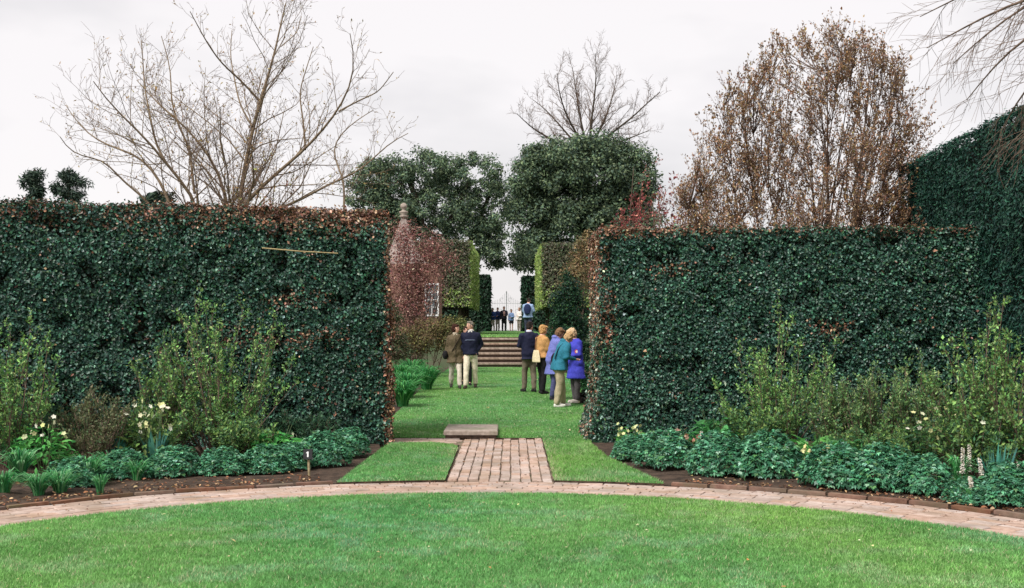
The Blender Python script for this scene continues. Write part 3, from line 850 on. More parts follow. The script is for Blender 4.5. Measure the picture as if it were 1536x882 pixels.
# --- brown-leaved tree right: upright stems fanning into a leafy dome
def dome_tree(name, label, outline, D0, depth, nst, ncl, rng, cols, leafL, leafW, base_x, low_bias=1.0, perl=11, r0=.035):
    base = np.array([gx(base_x, D0), D0, 0.0])
    t = thing(name, label, 'tree', base)
    ol = np.array([at(x, y, D0)[[0, 2]] for x, y in outline])
    def inside(x, z):
        c = np.zeros(len(x), bool); n = len(ol)
        for a in range(n):
            (x0, z0), (x1, z1) = ol[a], ol[(a + 1) % n]
            cr = ((z0 > z) != (z1 > z)) & (x < (x1 - x0) * (z - z0) / (z1 - z0 + 1e-9) + x0); c ^= cr
        return c
    lo, hi = ol.min(0), ol.max(0); mid = (lo[0] + hi[0]) / 2; hw = (hi[0] - lo[0]) / 2
    def sample(n, bias):
        X, Z = np.zeros(0), np.zeros(0)
        while len(X) < n:
            x = rng.uniform(lo[0], hi[0], 4 * n); u = rng.random(4 * n) ** bias; z = lo[1] + (hi[1] - lo[1]) * u
            k = inside(x, z); X = np.r_[X, x[k]]; Z = np.r_[Z, z[k]]
        X, Z = X[:n], Z[:n]
        room = np.sqrt(np.clip(1 - ((X - mid) / hw) ** 2, .15, 1)) * np.clip(1.15 - (Z - lo[1]) / (hi[1] - lo[1]), .25, 1)
        return np.c_[X, D0 + rng.uniform(-1, 1, n) * depth * room, Z]
    tips = sample(nst * 3, .55); tips = tips[np.argsort(-tips[:, 2])][:nst]
    tips = np.concatenate([tips, sample(nst, .8)])
    stems = []
    for q in tips:
        b0 = base + np.array([(q[0] - base[0]) * .16 + rng.normal(0, .15), (q[1] - D0) * .4, 0])
        m = b0 * .45 + q * .55 + np.array([(q[0] - base[0]) * -.04, 0, .1]) + rng.normal(0, .18, 3)
        stems.append((smooth_path([b0, m, q], 12), np.linspace(r0 * rng.uniform(.6, 1.2), .007, 12)))
        wpart('stem', *tube_list([stems[-1]], 6), M_BARKB, t, smooth=True)
    S = np.concatenate([p for p, r in stems])
    C = sample(ncl, low_bias)
    br, tw = [], []
    for c in C:
        dd = np.abs(S[:, 0] - c[0]) ** 2 + (S[:, 1] - c[1]) ** 2 + ((c[2] - .55) - S[:, 2]) ** 2 * .6
        k = S[np.argmin(dd)]
        if np.linalg.norm(k - c) > 2.2: k = c + np.array([rng.normal(0, .1), rng.normal(0, .1), -.7])
        p = smooth_path([k, k * .5 + c * .5 + [0, 0, -.06], c], 5); br.append((p, np.linspace(.009, .005, 5)))
        for _ in range(4):
            d = unit((c - k) * .5 + rng.normal(0, .35, 3) + [0, 0, .55]); L = rng.uniform(.2, .5)
            st = p[rng.integers(2, 5)]
            tw.append((np.array([st, st + d * L * .5 + rng.normal(0, .02, 3), st + d * L + [0, 0, .05]]), np.array([.005, .004, .003])))
    wpart('twigs', *tube_list(br + tw, 3), M_BARKB, t, kind='stuff')
    V, F, Cc = tip_leaves(tw, rng, perl, leafL, leafW, cols, None, .028, .1)
    wpart('leaves', V, F, M_DRY, t, Cc, kind='stuff')
    return t
BRZ = ['#967a60', '#a68870', '#b89a80', '#866c5a', '#766258', '#ae9478', '#685850', '#9c8458', '#a8845e', '#966c4a']
dome_tree('bronze_tree', 'tall many-stemmed tree in bronze young leaf behind the right hedge',
          [(1012, 420), (1016, 305), (1040, 240), (1075, 170), (1100, 122), (1150, 80), (1200, 56), (1250, 44), (1300, 52), (1340, 90), (1365, 140), (1388, 190), (1390, 235), (1375, 265), (1385, 420)],
          24.2, 1.7, 12, 900, np.random.default_rng(44), BRZ, .056, .03, 1215, 1.2, perl=16)
twig_shrub('bronze_shrub', 'low spreading bronze-brown shrub at the left foot of the bronze tree', (gx(1085, 25.5), 25.5, 0), 44, 4.9, 1.4, np.random.default_rng(45), M_BARKB,
           [('bronze_leaves', 7.0, .06, .034, ['#a07c4c', '#b08a5a', '#8a6a44', '#bc9868'], None, .06, .1, M_DRY)], counts=(8, 5), ratio=.28, r0=.03)
twig_shrub('bronze_shrub', 'dusky brown shrub between the bronze tree and the tall yew hedge', (gx(1325, 23.8), 23.8, 0), 40, 4.7, 1.2, np.random.default_rng(46), M_BARKB,
           [('bronze_leaves', 7.0, .06, .034, ['#7a5a48', '#6c5040', '#8a6a50', '#5c5840'], None, .06, .1, M_DRY)], counts=(8, 5), ratio=.28, r0=.03)

# --- dark red young tree
twig_shrub('red_leaved_tree', 'slender tree in dark red leaf above the right hedge corner', (gx(962, 28), 28, 0), 34, 5.8, 1.0, np.random.default_rng(47), M_BARKB,
           [('red_leaves', 6.5, .07, .045, ['#8a4448', '#9c5454', '#6e383c', '#b07468', '#7c4a40'], None, .04, .3, M_DRY)], counts=(6, 4), ratio=.26, r0=.025, cat='tree', lo=.62)
twig_shrub('red_leaved_tree', 'thin tree with sparse dusky red leaf right of the large evergreen', (gx(1012, 40), 40, 0), 16, 7.7, 1.1, np.random.default_rng(48), M_BARKB,
           [('red_leaves', 3.6, .10, .06, ['#6e3a3c', '#7a4a44', '#584044'], None, .06, .3, M_DRY)], counts=(7, 4), ratio=.24, r0=.035, cat='tree', lo=.55)

# --- overhanging drooping twigs, top right: tree stands in the right bed, outside the view
rng = np.random.default_rng(52)
t = thing('weeping_tree', 'bare tree reaching in at the upper right with drooping fine twigs', 'tree', (7.3, 13.2, 0))
trunk = smooth_path([(7.3, 13.2, 0), (7.25, 13.1, 2.5), (7.4, 13, 4.5), (7.5, 12.9, 6.2)], 10)
wpart('trunk', *tube_list([(trunk, np.linspace(.17, .08, 10))], 9), M_BARKB, t, smooth=True)
mains = []
Q = [([(1820, -40), (1680, -35), (1570, -12), (1500, 12), (1440, 45), (1390, 72)], 12.6), ([(1820, -30), (1700, 0), (1600, 20), (1530, 60), (1490, 100), (1450, 150)], 12.2),
     ([(1820, -20), (1720, 20), (1620, 60), (1560, 105), (1520, 160), (1500, 200)], 13.0), ([(1820, -60), (1660, -80), (1540, -50), (1470, -20), (1420, 5), (1380, 25)], 12.8),
     ([(1800, 20), (1700, 80), (1610, 140), (1555, 185), (1520, 215)], 12.4), ([(1820, -50), (1640, -40), (1540, 5), (1480, 50), (1430, 95)], 13.3)]
for pix, D_ in Q:
    P = [at(x, y, D_ + .35 * i) for i, (x, y) in enumerate(pix)]; P[0] = trunk[-3] + rng.normal(0, .1, 3)
    p = smooth_path(P, 14); mains.append((p, np.linspace(.034, .005, 14)))
    wpart('limb', *tube_list([mains[-1]], 6), M_BARKB, t, smooth=True)
lv = branchwork(mains, rng, [20, 6], .32, spread=.40, up=-.04, rk=.42, t0=.25, wob=.06, rmin=.0026, minlen=.3, droop=.12)
wpart('twigs', *tube_list(lv[1] + lv[2], 3), M_BARKB, t, kind='stuff')

# --- far bare tree above the right evergreen
rng = np.random.default_rng(55)
D_ = 125.0
t = thing('bare_tree', 'distant bare round-crowned tree rising behind the large evergreen', 'tree', (gx(882, D_), D_, -4))
base = np.array([gx(882, D_), D_, -4.0])
trunk = smooth_path([base, at(880, 330, D_), at(884, 215, D_)], 10)
wpart('trunk', *tube_list([(trunk, np.linspace(.6, .4, 10))], 8), M_BARKD, t, smooth=True)
mains = []
for pix, dd in (([(884, 230), (872, 190), (866, 150), (862, 120), (858, 100)], 2), ([(884, 230), (886, 185), (893, 140), (895, 100), (893, 80)], -2), ([(884, 225), (905, 185), (918, 150), (925, 115)], 3),
                ([(884, 230), (915, 200), (945, 180), (975, 150), (990, 138)], -2), ([(880, 235), (850, 200), (820, 165), (800, 150)], 2), ([(880, 235), (840, 215), (800, 195), (775, 170)], -3), ([(886, 225), (925, 215), (950, 205), (975, 195)], 3), ([(882, 230), (850, 175), (838, 140), (836, 110)], -4)):
    p = smooth_path([at(x, y, D_ + dd * i / 3) for i, (x, y) in enumerate(pix)], 10); mains.append((p, np.linspace(.16, .03, 10)))
    wpart('limb', *tube_list([mains[-1]], 6), M_BARKD, t, smooth=True)
lv = branchwork(mains, rng, [2.0, 3.0, 3.6], .40, spread=.52, up=.15, rk=.42, t0=.12, rmin=.013, minlen=.5)
wpart('twigs', *tube_list(lv[1] + lv[2] + lv[3], 3), M_BARKB, t, kind='stuff')

# --- evergreens
def evergreen(name, label, base, blobs, nclump, per, cl_r, L, W, cols, rng, trunks, cat='tree', w=None, shell=.62, kinks=None):
    t = thing(name, label, cat, base)
    for pts, r in trunks:
        p = smooth_path(pts, 9); wpart('trunk', *tube_list([(p, np.linspace(r, r * .45, 9))], 7), M_BARKD, t, smooth=True)
    vol = np.array([b[1][0] * b[1][2] for b in blobs]); vol = vol / vol.sum()
    C, R_ = [], []
    for (c, r), v in zip(blobs, vol):
        n = max(6, int(nclump * v)); d = unit(rng.normal(size=(n, 3))); q = (shell + (1 - shell) * rng.random(n) ** .6)[:, None]
        C.append(np.array(c) + d * np.array(r) * q); R_.append(np.full(n, cl_r) * rng.uniform(.6, 1.35, n))
    C = np.concatenate(C); R_ = np.concatenate(R_)
    n = len(C)
    tint = np.exp(rng.normal(0, .16, n)); 
    P = np.repeat(C, per, 0); d = unit(rng.normal(size=P.shape)); 
    P = P + d * (np.repeat(R_, per) * rng.random(len(P)) ** .45)[:, None] * [1, 1, .75]
    N = unit(d + rng.normal(0, .6, d.shape) + [0, 0, .5]); T = rng.normal(size=d.shape) + d * .4 + [0, 0, -.2]
    V, F, k = leaf_geo(P, N, T, L * np.exp(rng.normal(0, .25, len(P))), W * np.exp(rng.normal(0, .25, len(P))), .15, 'd')
    c = palette(len(P), cols, w, rng, .12) * np.repeat(tint, per)[:, None]
    wpart('crown', V, F, M_OAK, t, np.repeat(c, k, 0), kind='stuff')
    return t
OAK = ['#586c58', '#64785c', '#4e6252', '#6c7e5e', '#788866', '#46584e']  # leaf greens lightened and kept close in tone to imitate distance haze
def blob(x, y, D, wx, hy, dd=None):
    c = at(x, y, D); s = D / FPX
    return (c, (wx * s, (dd if dd else wx * s * .8), hy * s))
D_ = 96.0
evergreen('evergreen_oak', 'huge rounded dark evergreen tree right of the gate vista', (gx(872, D_), D_ + 2, 0),
          [blob(862, 275, D_, 92, 66), blob(900, 250, D_, 66, 52), blob(820, 265, D_, 56, 55), blob(945, 270, D_, 42, 62), blob(800, 330, D_, 42, 58), blob(870, 340, D_, 80, 60), blob(930, 335, D_, 55, 62), blob(795, 385, D_ - 2, 28, 26)],
          700, 130, .85, .25, .145, OAK, np.random.default_rng(60), [([(gx(872, D_), D_ + 2, 0), at(870, 420, D_ + 2), at(866, 300, D_ + 2)], .6)], shell=.5)
D_ = 88.0
lt = [([(gx(640, D_), D_, 0.5), at(640, 380, D_), at(632, 320, D_), at(610, 260, D_)], .42), ([(gx(640, D_), D_, .5), at(655, 370, D_), at(682, 318, D_), at(705, 270, D_)], .34), ([(gx(560, D_ - 3), D_ + 3, .5), at(585, 370, D_ + 3), at(590, 310, D_ + 3), at(580, 265, D_ + 3)], .30),
      ([(gx(690, D_), D_ + 1, .5), at(690, 390, D_ + 1), at(720, 330, D_ + 1), at(735, 290, D_ + 1)], .3)]
evergreen('evergreen_oak', 'broad open-crowned evergreen tree left of the gate vista with trunks showing through', (gx(640, D_), D_, .5),
          [blob(575, 265, D_, 46, 36), blob(640, 252, D_, 58, 28), blob(700, 258, D_, 50, 30), blob(735, 300, D_, 28, 42), blob(560, 310, D_, 36, 26), blob(615, 330, D_, 30, 26), blob(655, 350, D_, 26, 22), blob(735, 355, D_, 26, 34), blob(685, 300, D_, 30, 18), blob(590, 290, D_, 34, 22), blob(650, 285, D_ + 4, 36, 16), blob(632, 305, D_ + 3, 20, 14), blob(660, 325, D_ + 3, 18, 12), blob(705, 335, D_, 20, 14), blob(540, 285, D_, 24, 30), blob(575, 345, D_, 40, 18), blob(640, 372, D_, 40, 14), blob(705, 400, D_ + 3, 14, 14), blob(650, 325, D_ + 1, 95, 42)],
          520, 120, .6, .19, .11, OAK, np.random.default_rng(61), lt, shell=.5)
# hanging spray over the gate
D_ = 90.0
evergreen('evergreen_oak', 'low dark evergreen bough hanging in the gap above the gate', (gx(712, D_), D_ + 1, .5),
          [blob(732, 375, D_, 20, 24), blob(745, 395, D_, 10, 10), blob(775, 390, D_, 16, 16), blob(727, 345, D_, 20, 20)], 46, 110, .6, .2, .11, OAK, np.random.default_rng(62), [([(gx(708, D_), D_ + 1, .5), at(712, 400, D_ + 1), at(735, 350, D_)], .2), ], shell=.2)
PIN = ['#33443a', '#3f5044', '#2a3a34', '#4a5a4a']
D_ = 140.0
for x, lab, bl in ((52, 'small far pine at the left edge above the hedge', [(52, 265, 14, 8), (45, 275, 11, 6), (58, 285, 12, 8), (50, 297, 14, 8)]), (103, 'slightly wider far pine standing next to the bare tree twigs', [(100, 262, 16, 8), (112, 273, 17, 7), (92, 282, 13, 7), (106, 293, 20, 9)])):
    evergreen('pine_tree', lab, (gx(x, D_), D_, -4), [blob(a, b, D_, c, d) for a, b, c, d in bl], 40, 60, .7, .6, .14, PIN, np.random.default_rng(x), [([(gx(x, D_), D_, -4), at(x + 2, 330, D_), at(x, 255, D_)], .35)], shell=.2)
D_ = 60.0
evergreen('evergreen_bush', 'dark pointed evergreen top just clearing the left hedge', (gx(238, D_), D_, 1.2), [blob(238, 305, D_, 20, 16), blob(236, 345, D_, 30, 34)], 50, 90, .4, .3, .16, ['#33443a', '#3f5038', '#2a3a34'], np.random.default_rng(71), [([(gx(238, D_), D_, 1.2), at(238, 380, D_), at(238, 310, D_)], .12)], cat='shrub', shell=.3)

# ------------------------------------------------------------------ shrubs flanking the long lawn
def bushy(name, label, base, blobs, ncl, per, clr, L, W, cols, seed, mat=None, w=None, stems=7, cat='shrub', shape='d', bark=None):
    rng = np.random.default_rng(seed)
    t = thing(name, label, cat, base)
    base = np.array(base, float)
    cs = np.array([b[0] for b in blobs])
    mains = []
    for k in range(stems):
        tgt = cs[rng.integers(len(cs))] + rng.normal(0, .08, 3)
        mains.append((smooth_path([base + rng.normal(0, .08, 3) * [1, 1, 0], base * .5 + tgt * .5 + rng.normal(0, .06, 3), tgt], 7), np.linspace(.02, .006, 7)))
    lv = branchwork(mains, rng, [6], .35, rmin=.004)
    wpart('stems', *tube_list(mains + lv[1], 4), bark or M_BARKB, t, kind='stuff')
    vol = np.array([b[1][0] * b[1][2] for b in blobs]); vol /= vol.sum()
    P, D2 = [], []
    for (c, r), v in zip(blobs, vol):
        n = max(3, int(ncl * v)); d = unit(rng.normal(size=(n, 3))); cc = np.array(c) + d * np.array(r) * (.35 + .65 * rng.random((n, 1)) ** .5)
        p = np.repeat(cc, per, 0); dd = unit(rng.normal(size=p.shape)); P.append(p + dd * clr * rng.random((len(p), 1)) ** .5); D2.append(dd + np.repeat(d, per, 0))
    P = np.concatenate(P); d = unit(np.concatenate(D2))
    P[:, 2] = np.maximum(P[:, 2], base[2] + .04)
    N = unit(d + rng.normal(0, .6, d.shape) + [0, 0, .5]); T = rng.normal(size=d.shape) + d * .5
    V, F, k = leaf_geo(P, N, T, L * np.exp(rng.normal(0, .25, len(P))), W * np.exp(rng.normal(0, .25, len(P))), .15, shape)
    wpart('foliage', V, F, mat or M_SOFT, t, np.repeat(palette(len(P), cols, w, rng, .25), k, 0), kind='stuff')
    return t

RD = ['#885854', '#946460', '#784c4a', '#a47e74', '#644442', '#b89a8c', '#72544a']
D_ = 40.0
bushy('purple_shrub', 'big purple-red leaved shrub in the left border beside the hedge end', (gx(625, D_), D_, .25), [blob(622, 385, D_, 42, 46), blob(605, 430, D_, 30, 60), blob(640, 420, D_, 26, 44), blob(655, 375, D_, 22, 18), blob(674, 392, D_, 13, 14), blob(604, 348, D_, 14, 20), blob(618, 470, D_, 34, 36), blob(612, 360, D_, 18, 20)], 440, 26, .42, .07, .042, RD, 81, M_DRY, stems=26)
D_ = 38.0
bushy('twiggy_border_shrub', 'brown twiggy shrub behind the walking couple in the left border', (gx(650, D_), D_, .25), [blob(640, 505, D_, 34, 28), blob(668, 500, D_, 22, 24), blob(612, 515, D_, 22, 24)], 150, 40, .2, .07, .035, ['#6a5a3c', '#7a6a48', '#564a34', '#8a8a58', '#4c4a30'], 82, M_DRY)
D_ = 44.0
bushy('yellow_green_shrub', 'yellowish-green small shrub beyond the couple near the steps', (gx(690, D_), D_, .25), [blob(692, 500, D_, 16, 24), blob(676, 490, D_, 14, 16)], 40, 40, .2, .08, .05, ['#6a7040', '#7f8450', '#505a34'], 83)
D_ = 36.0
bushy('border_shrub', 'dark green filler shrub between the left hedge end and the fresh green clumps', (gx(598, D_), D_, .25), [blob(596, 520, D_, 18, 26), blob(585, 490, D_, 20, 40), blob(618, 535, D_, 16, 16)], 90, 40, .18, .07, .04, ['#4a5a3c', '#5a6644', '#6a5a48', '#3c4c34'], 87)
D_ = 41.0
bushy('dark_conifer', 'dark green conical shrub in the right border behind the group', (gx(850, D_), D_, .25), [blob(850, 500, D_, 34, 40), blob(852, 465, D_, 28, 36), blob(856, 430, D_, 18, 26), blob(866, 520, D_, 22, 40)], 260, 45, .22, .10, .045, ['#1c3c2c', '#24482e', '#16302a', '#2f5534'], 84)
D_ = 45.0
bushy('copper_shrub', 'coppery yellow-brown shrub above the dark conical shrub', (gx(868, D_), D_, .25), [blob(872, 400, D_, 16, 36), blob(858, 420, D_, 16, 26), blob(880, 370, D_, 12, 22)], 90, 40, .22, .09, .05, ['#8a7452', '#9a8460', '#84705a', '#6c6c48'], 85, M_DRY)
D_ = 43.0
bushy('brown_border_shrub', 'low brownish shrub behind the tan jacket, right of the steps', (gx(826, D_), D_, .25), [blob(828, 505, D_, 16, 18), blob(842, 512, D_, 18, 16)], 60, 40, .18, .07, .04, ['#5a5a34', '#6a5a3c', '#7a4a3c', '#4a4a30'], 86)

# strap-leaved clumps
def strap_clump(name, label, base, n, h, spread, wd, cols, seed, arch=.7, cat='plant', mat=None, stiff=False):
    rng = np.random.default_rng(seed)
    t = thing(name, label, cat, base)
    base = np.array(base, float)
    K = 6
    a = rng.uniform(0, 2 * math.pi, n); hh = h * rng.uniform(.6, 1.1, n); sp = spread * rng.uniform(.2, 1.1, n)
    b0 = base + np.c_[np.cos(a) * spread * .22 * rng.random(n), np.sin(a) * spread * .22 * rng.random(n), np.zeros(n)]
    u = np.linspace(0, 1, K)
    out = np.stack([np.cos(a), np.sin(a), 0 * a], 1)
    if stiff:
        horiz = sp[:, None] * u[None]; vert = hh[:, None] * u[None]
    else:
        horiz = sp[:, None] * u[None] ** 1.5; vert = hh[:, None] * (1.35 * u - arch * u ** 3)[None]
    P = b0[:, None, :] + out[:, None, :] * horiz[:, :, None] + np.array([0, 0, 1.0]) * vert[:, :, None]
    ps = np.stack([-np.sin(a + rng.normal(0, .5, n)), np.cos(a + rng.normal(0, .5, n)), 0 * a], 1)
    prof = np.array([.7, 1, 1, .85, .55, .04]) * .5
    ww = wd * rng.uniform(.7, 1.2, n)
    Lf = P + ps[:, None, :] * (ww[:, None] * prof[None])[:, :, None]; Rt = P - ps[:, None, :] * (ww[:, None] * prof[None])[:, :, None]
    V = np.stack([Lf, Rt], 2).reshape(-1, 3)
    i = np.arange(n * K * 2).reshape(n, K, 2)
    F = np.stack([i[:, :-1, 0], i[:, :-1, 1], i[:, 1:, 1], i[:, 1:, 0]], -1).reshape(-1, 4)
    wpart('blades', V, [F], mat or M_SOFT, t, np.repeat(palette(n, cols, None, rng, .2), K * 2, 0), kind='stuff')
    return t

DL = ['#3f8a4a', '#4f9a56', '#2f7440', '#66a862']
for k, (x, y, D_, h, s, lab) in enumerate(((604, 612, 26.2, .75, .5, 'front fresh green strap-leaved clump at the left lawn edge by the hedge'), (612, 585, 28.5, .8, .6, 'second fresh green strap-leaved clump along the left border'),
                                           (640, 575, 31.0, .8, .55, 'fresh green arching clump in the left border nearest the walking woman'), (618, 560, 32.5, .95, .6, 'green strap-leaved clump at the back of the left border'), (600, 565, 30.0, .9, .55, 'green clump half hidden behind the left hedge end'))):
    strap_clump('daylily_clump', lab, (gx(x, D_), D_, float(zlawn(D_))), 320, h, s, .03, DL, 90 + k)
D_ = 29.0
bushy('border_plant', 'low green plant in the right border behind the blue coat', (gx(874, D_), D_, .2), [blob(876, 565, D_, 12, 20), blob(884, 585, D_, 14, 20)], 30, 40, .12, .07, .045, ['#2f5a34', '#3f7042', '#24462c'], 96)
bushy('border_plant', 'dusky dark plant at the right lawn edge beside the hedge end', (gx(874, 27), 27, .17), [blob(876, 600, 27, 9, 10)], 18, 40, .1, .06, .04, ['#33302e', '#4a3f3c', '#2a3a30'], 97)
# ------------------------------------------------------------------ planting in the two front beds
def on_soil(x, y, z=.04):
    D_ = FPX * (CAM_Z - z) / (y - HOR)
    return (gx(x, D_), D_, z)

MND = ['#4a8866', '#5c9a74', '#3f7656', '#76ac8a', '#36644a', '#90ba9e', '#62925e']
def mound_mesh(seed, r=.37, h=.33, n=2300, L=.043):
    rng = np.random.default_rng(seed)
    az = rng.uniform(0, 2 * math.pi, n); q = rng.random(n) ** .8
    el = np.arcsin(q)
    rad = 1 + .09 * np.sin(az * 3 + seed) + .06 * np.sin(az * 7 + 2 * seed) + .05 * np.sin(el * 9 + az * 4) - np.abs(rng.normal(0, .07, n))
    d = np.c_[np.cos(az) * np.cos(el), np.sin(az) * np.cos(el), np.sin(el)]
    P = d * np.array([r, r, h]) * rad[:, None]
    P[:, 2] = np.maximum(P[:, 2] + .05, .03)
    N = unit(d * .6 + rng.normal(0, .35, d.shape) + [0, 0, .75]); 
    Vs, Fs, Cs = [], [], []
    col = palette(n, MND, [3, 3, 3, 1.6, 2.2, .7, 1.2], rng, .26)
    for lobe in (-.8, 0, .8):       # three-lobed leaf
        T0 = np.c_[np.cos(az + lobe), np.sin(az + lobe), -.15 + 0 * az]
        V, F, k = leaf_geo(P, N, T0, L * (1.0 if lobe == 0 else .85) * np.exp(rng.normal(0, .2, n)), L * .55, .1, 'd')
        Vs.append((V, F)); Cs.append(np.repeat(col, k, 0))
    V, F = join(Vs)
    return mk_mesh('foliage', V, F, np.concatenate(Cs))
def stalk_mesh(seed, r, h):
    rng = np.random.default_rng(seed); n = 60
    a = rng.uniform(0, 6.28, n); q = rng.random(n) ** .5
    tip = np.c_[np.cos(a) * r * q * .9, np.sin(a) * r * q * .9, h * np.sqrt(np.maximum(1 - q * q * .8, .05)) * .9]
    b0 = tip * [.25, .25, 0]
    P = np.stack([b0, b0 * .6 + tip * .4 + [0, 0, .03], tip], 1)
    return mk_mesh('stalks', *tubes(P, np.tile([.003, .003, .002], (n, 1)), 3))
MM = [mound_mesh(200 + k) for k in range(4)]; MS = [stalk_mesh(210 + k, .36, .3) for k in range(4)]
for m_ in MM: m_.materials.append(M_SOFT)
for m_ in MS: m_.materials.append(M_STALK)
def mound(x, y, wpx, hs, lab, k, grp):
    p = on_soil(x, y + (9 if x < 768 else 6), .03); wpx *= 1.02; hs *= 1.08
    t = thing('leafy_mound', lab, 'plant', p, rotz=k * 1.3, group=grp)
    sc = wpx * p[1] / FPX / .74
    o = add('foliage', MM[k % 4], None, t, kind='stuff'); o.scale = (sc, sc, sc * hs)
    o = add('stalks', MS[k % 4], None, t, kind='stuff'); o.scale = (sc, sc, sc * hs)
GL, GR = 'leafy mounds edging the left bed', 'leafy mounds edging the right bed'
for k, (x, y, wpx, hs, lab) in enumerate((
    (110, 722, 78, .95, 'leafy green mound among the grassy blades at the far left of the bed'),
    (186, 710, 76, 1.0, 'leafy mound below the smaller iris spears'),
    (262, 706, 78, 1.0, 'leafy mound in front of the larger blue-green iris'),
    (334, 704, 74, .95, 'leafy mound third to the left of the number sign'),
    (398, 701, 72, 1.0, 'leafy mound under the bright ferny plant, second left of the number sign'),
    (436, 696, 66, 1.05, 'leafy mound right against the number sign on its left'),
    (486, 690, 76, 1.15, 'leafy mound right against the number sign on its right'),
    (520, 676, 66, 1.1, 'last leafy mound at the foot of the left hedge corner'))):
    mound(x, y, wpx, hs, lab, k, GL)
for k, (x, y, wpx, hs, lab) in enumerate((
    (950, 684, 64, 1.0, 'smallest leafy mound at the foot of the right hedge corner'),
    (1000, 696, 88, 1.1, 'leafy mound second from the right hedge corner'),
    (1078, 708, 96, 1.15, 'leafy mound in front of the ferny green plant, third from the hedge corner'),
    (1150, 712, 100, 1.2, 'large leafy mound below the tall fresh shrub of the right bed'),
    (1255, 726, 100, 1.15, 'leafy mound right of the small cream flowers, below the olive bushes'),
    (1322, 730, 100, 1.2, 'leafy mound left of the pale-flowered clump'),
    (1385, 736, 92, 1.1, 'leafy mound directly below the pale hellebore flowers'),
    (1456, 750, 70, .95, 'low leafy mound around the white hyacinth spikes'),
    (1516, 752, 100, 1.1, 'leafy mound at the right edge of the picture'))):
    mound(x, y, wpx, hs, lab, k + 1, GR)

FRESH = ['#7ea85c', '#94bc6c', '#629050', '#a8c880', '#52804c', '#446e48']
FRESHD = ['#5f8552', '#4f7448', '#739656', '#426448', '#86a45c']
OLV = ['#6c9258', '#82a266', '#56784c', '#96aa72', '#486a4a']
def leafy(name, label, pos, stems, H, Wd, seed, cols, per=4.8, L=.048, W=.032, counts=(8, 4), lo=.45, r0=.011, lean=.9, ratio=.22):
    return twig_shrub(name, label, pos, stems, H, Wd, np.random.default_rng(seed), M_BARKB, [('foliage', per, L, W, cols, None, .022, .1, M_SOFT)], counts=counts, ratio=ratio, r0=r0, up=.3, lean=lean, spread=.42, lo=lo)
def bp(x, D_): return (gx(x, D_), D_, .03)
leafy('upright_shrub', 'tall fresh green shrub with upright shoots against the left hedge', bp(330, 17.0), 40, 2.5, 1.12, 301, FRESH, lo=.3, L=.04, W=.027)
leafy('upright_shrub', 'loose lower green shrub at the left side of the tall fresh shrub', bp(250, 17.0), 20, 1.75, .6, 302, FRESHD, per=3.4)
leafy('upright_shrub', 'fresh green shrub cut by the left edge of the picture', bp(8, 15.6), 34, 2.05, .7, 303, FRESH, lo=.35, L=.04, W=.027)
leafy('bushy_shrub', 'rounded brownish green bush between the two flower clumps in the left bed', bp(135, 15.9), 34, 1.08, .55, 304, ['#66744e', '#746e54', '#566848', '#868464'], L=.035, W=.02, per=5, lo=.6)
leafy('bushy_shrub', 'low dark green plant under the tall fresh shrub', bp(350, 16.4), 26, .62, .6, 305, FRESHD, lo=.5)
leafy('upright_shrub', 'tall fresh green shrub near the middle of the right hedge', bp(1165, 17.4), 36, 2.2, .95, 306, FRESH, lo=.3, L=.04, W=.027)
leafy('bushy_shrub', 'olive green bush beside the tall shrub of the right bed', bp(1255, 16.8), 26, 1.15, .55, 307, OLV, L=.04, W=.022, lo=.6)
leafy('bushy_shrub', 'feathery olive bush in the middle of the right bed', bp(1310, 16.6), 28, 1.28, .5, 308, OLV, L=.04, W=.022, lo=.6)
leafy('bushy_shrub', 'olive bush behind the pale hellebore flowers', bp(1385, 16.4), 30, 1.42, .6, 309, OLV, L=.042, W=.024, lo=.55)
leafy('upright_shrub', 'big fresh green shrub at the right edge in front of the yew hedge', bp(1500, 14.9), 46, 2.3, 1.0, 310, FRESH + ['#6a7444', '#5a8048'], lo=.35, L=.042, W=.028)
leafy('bushy_shrub', 'dark green undergrowth at the foot of the right-hand shrub', bp(1480, 14.6), 30, .85, .75, 311, FRESHD, lo=.55)
leafy('bushy_shrub', 'low green growth at the foot of the tall shrub in the right bed', bp(1130, 17.0), 26, .75, .6, 312, FRESHD, lo=.55)

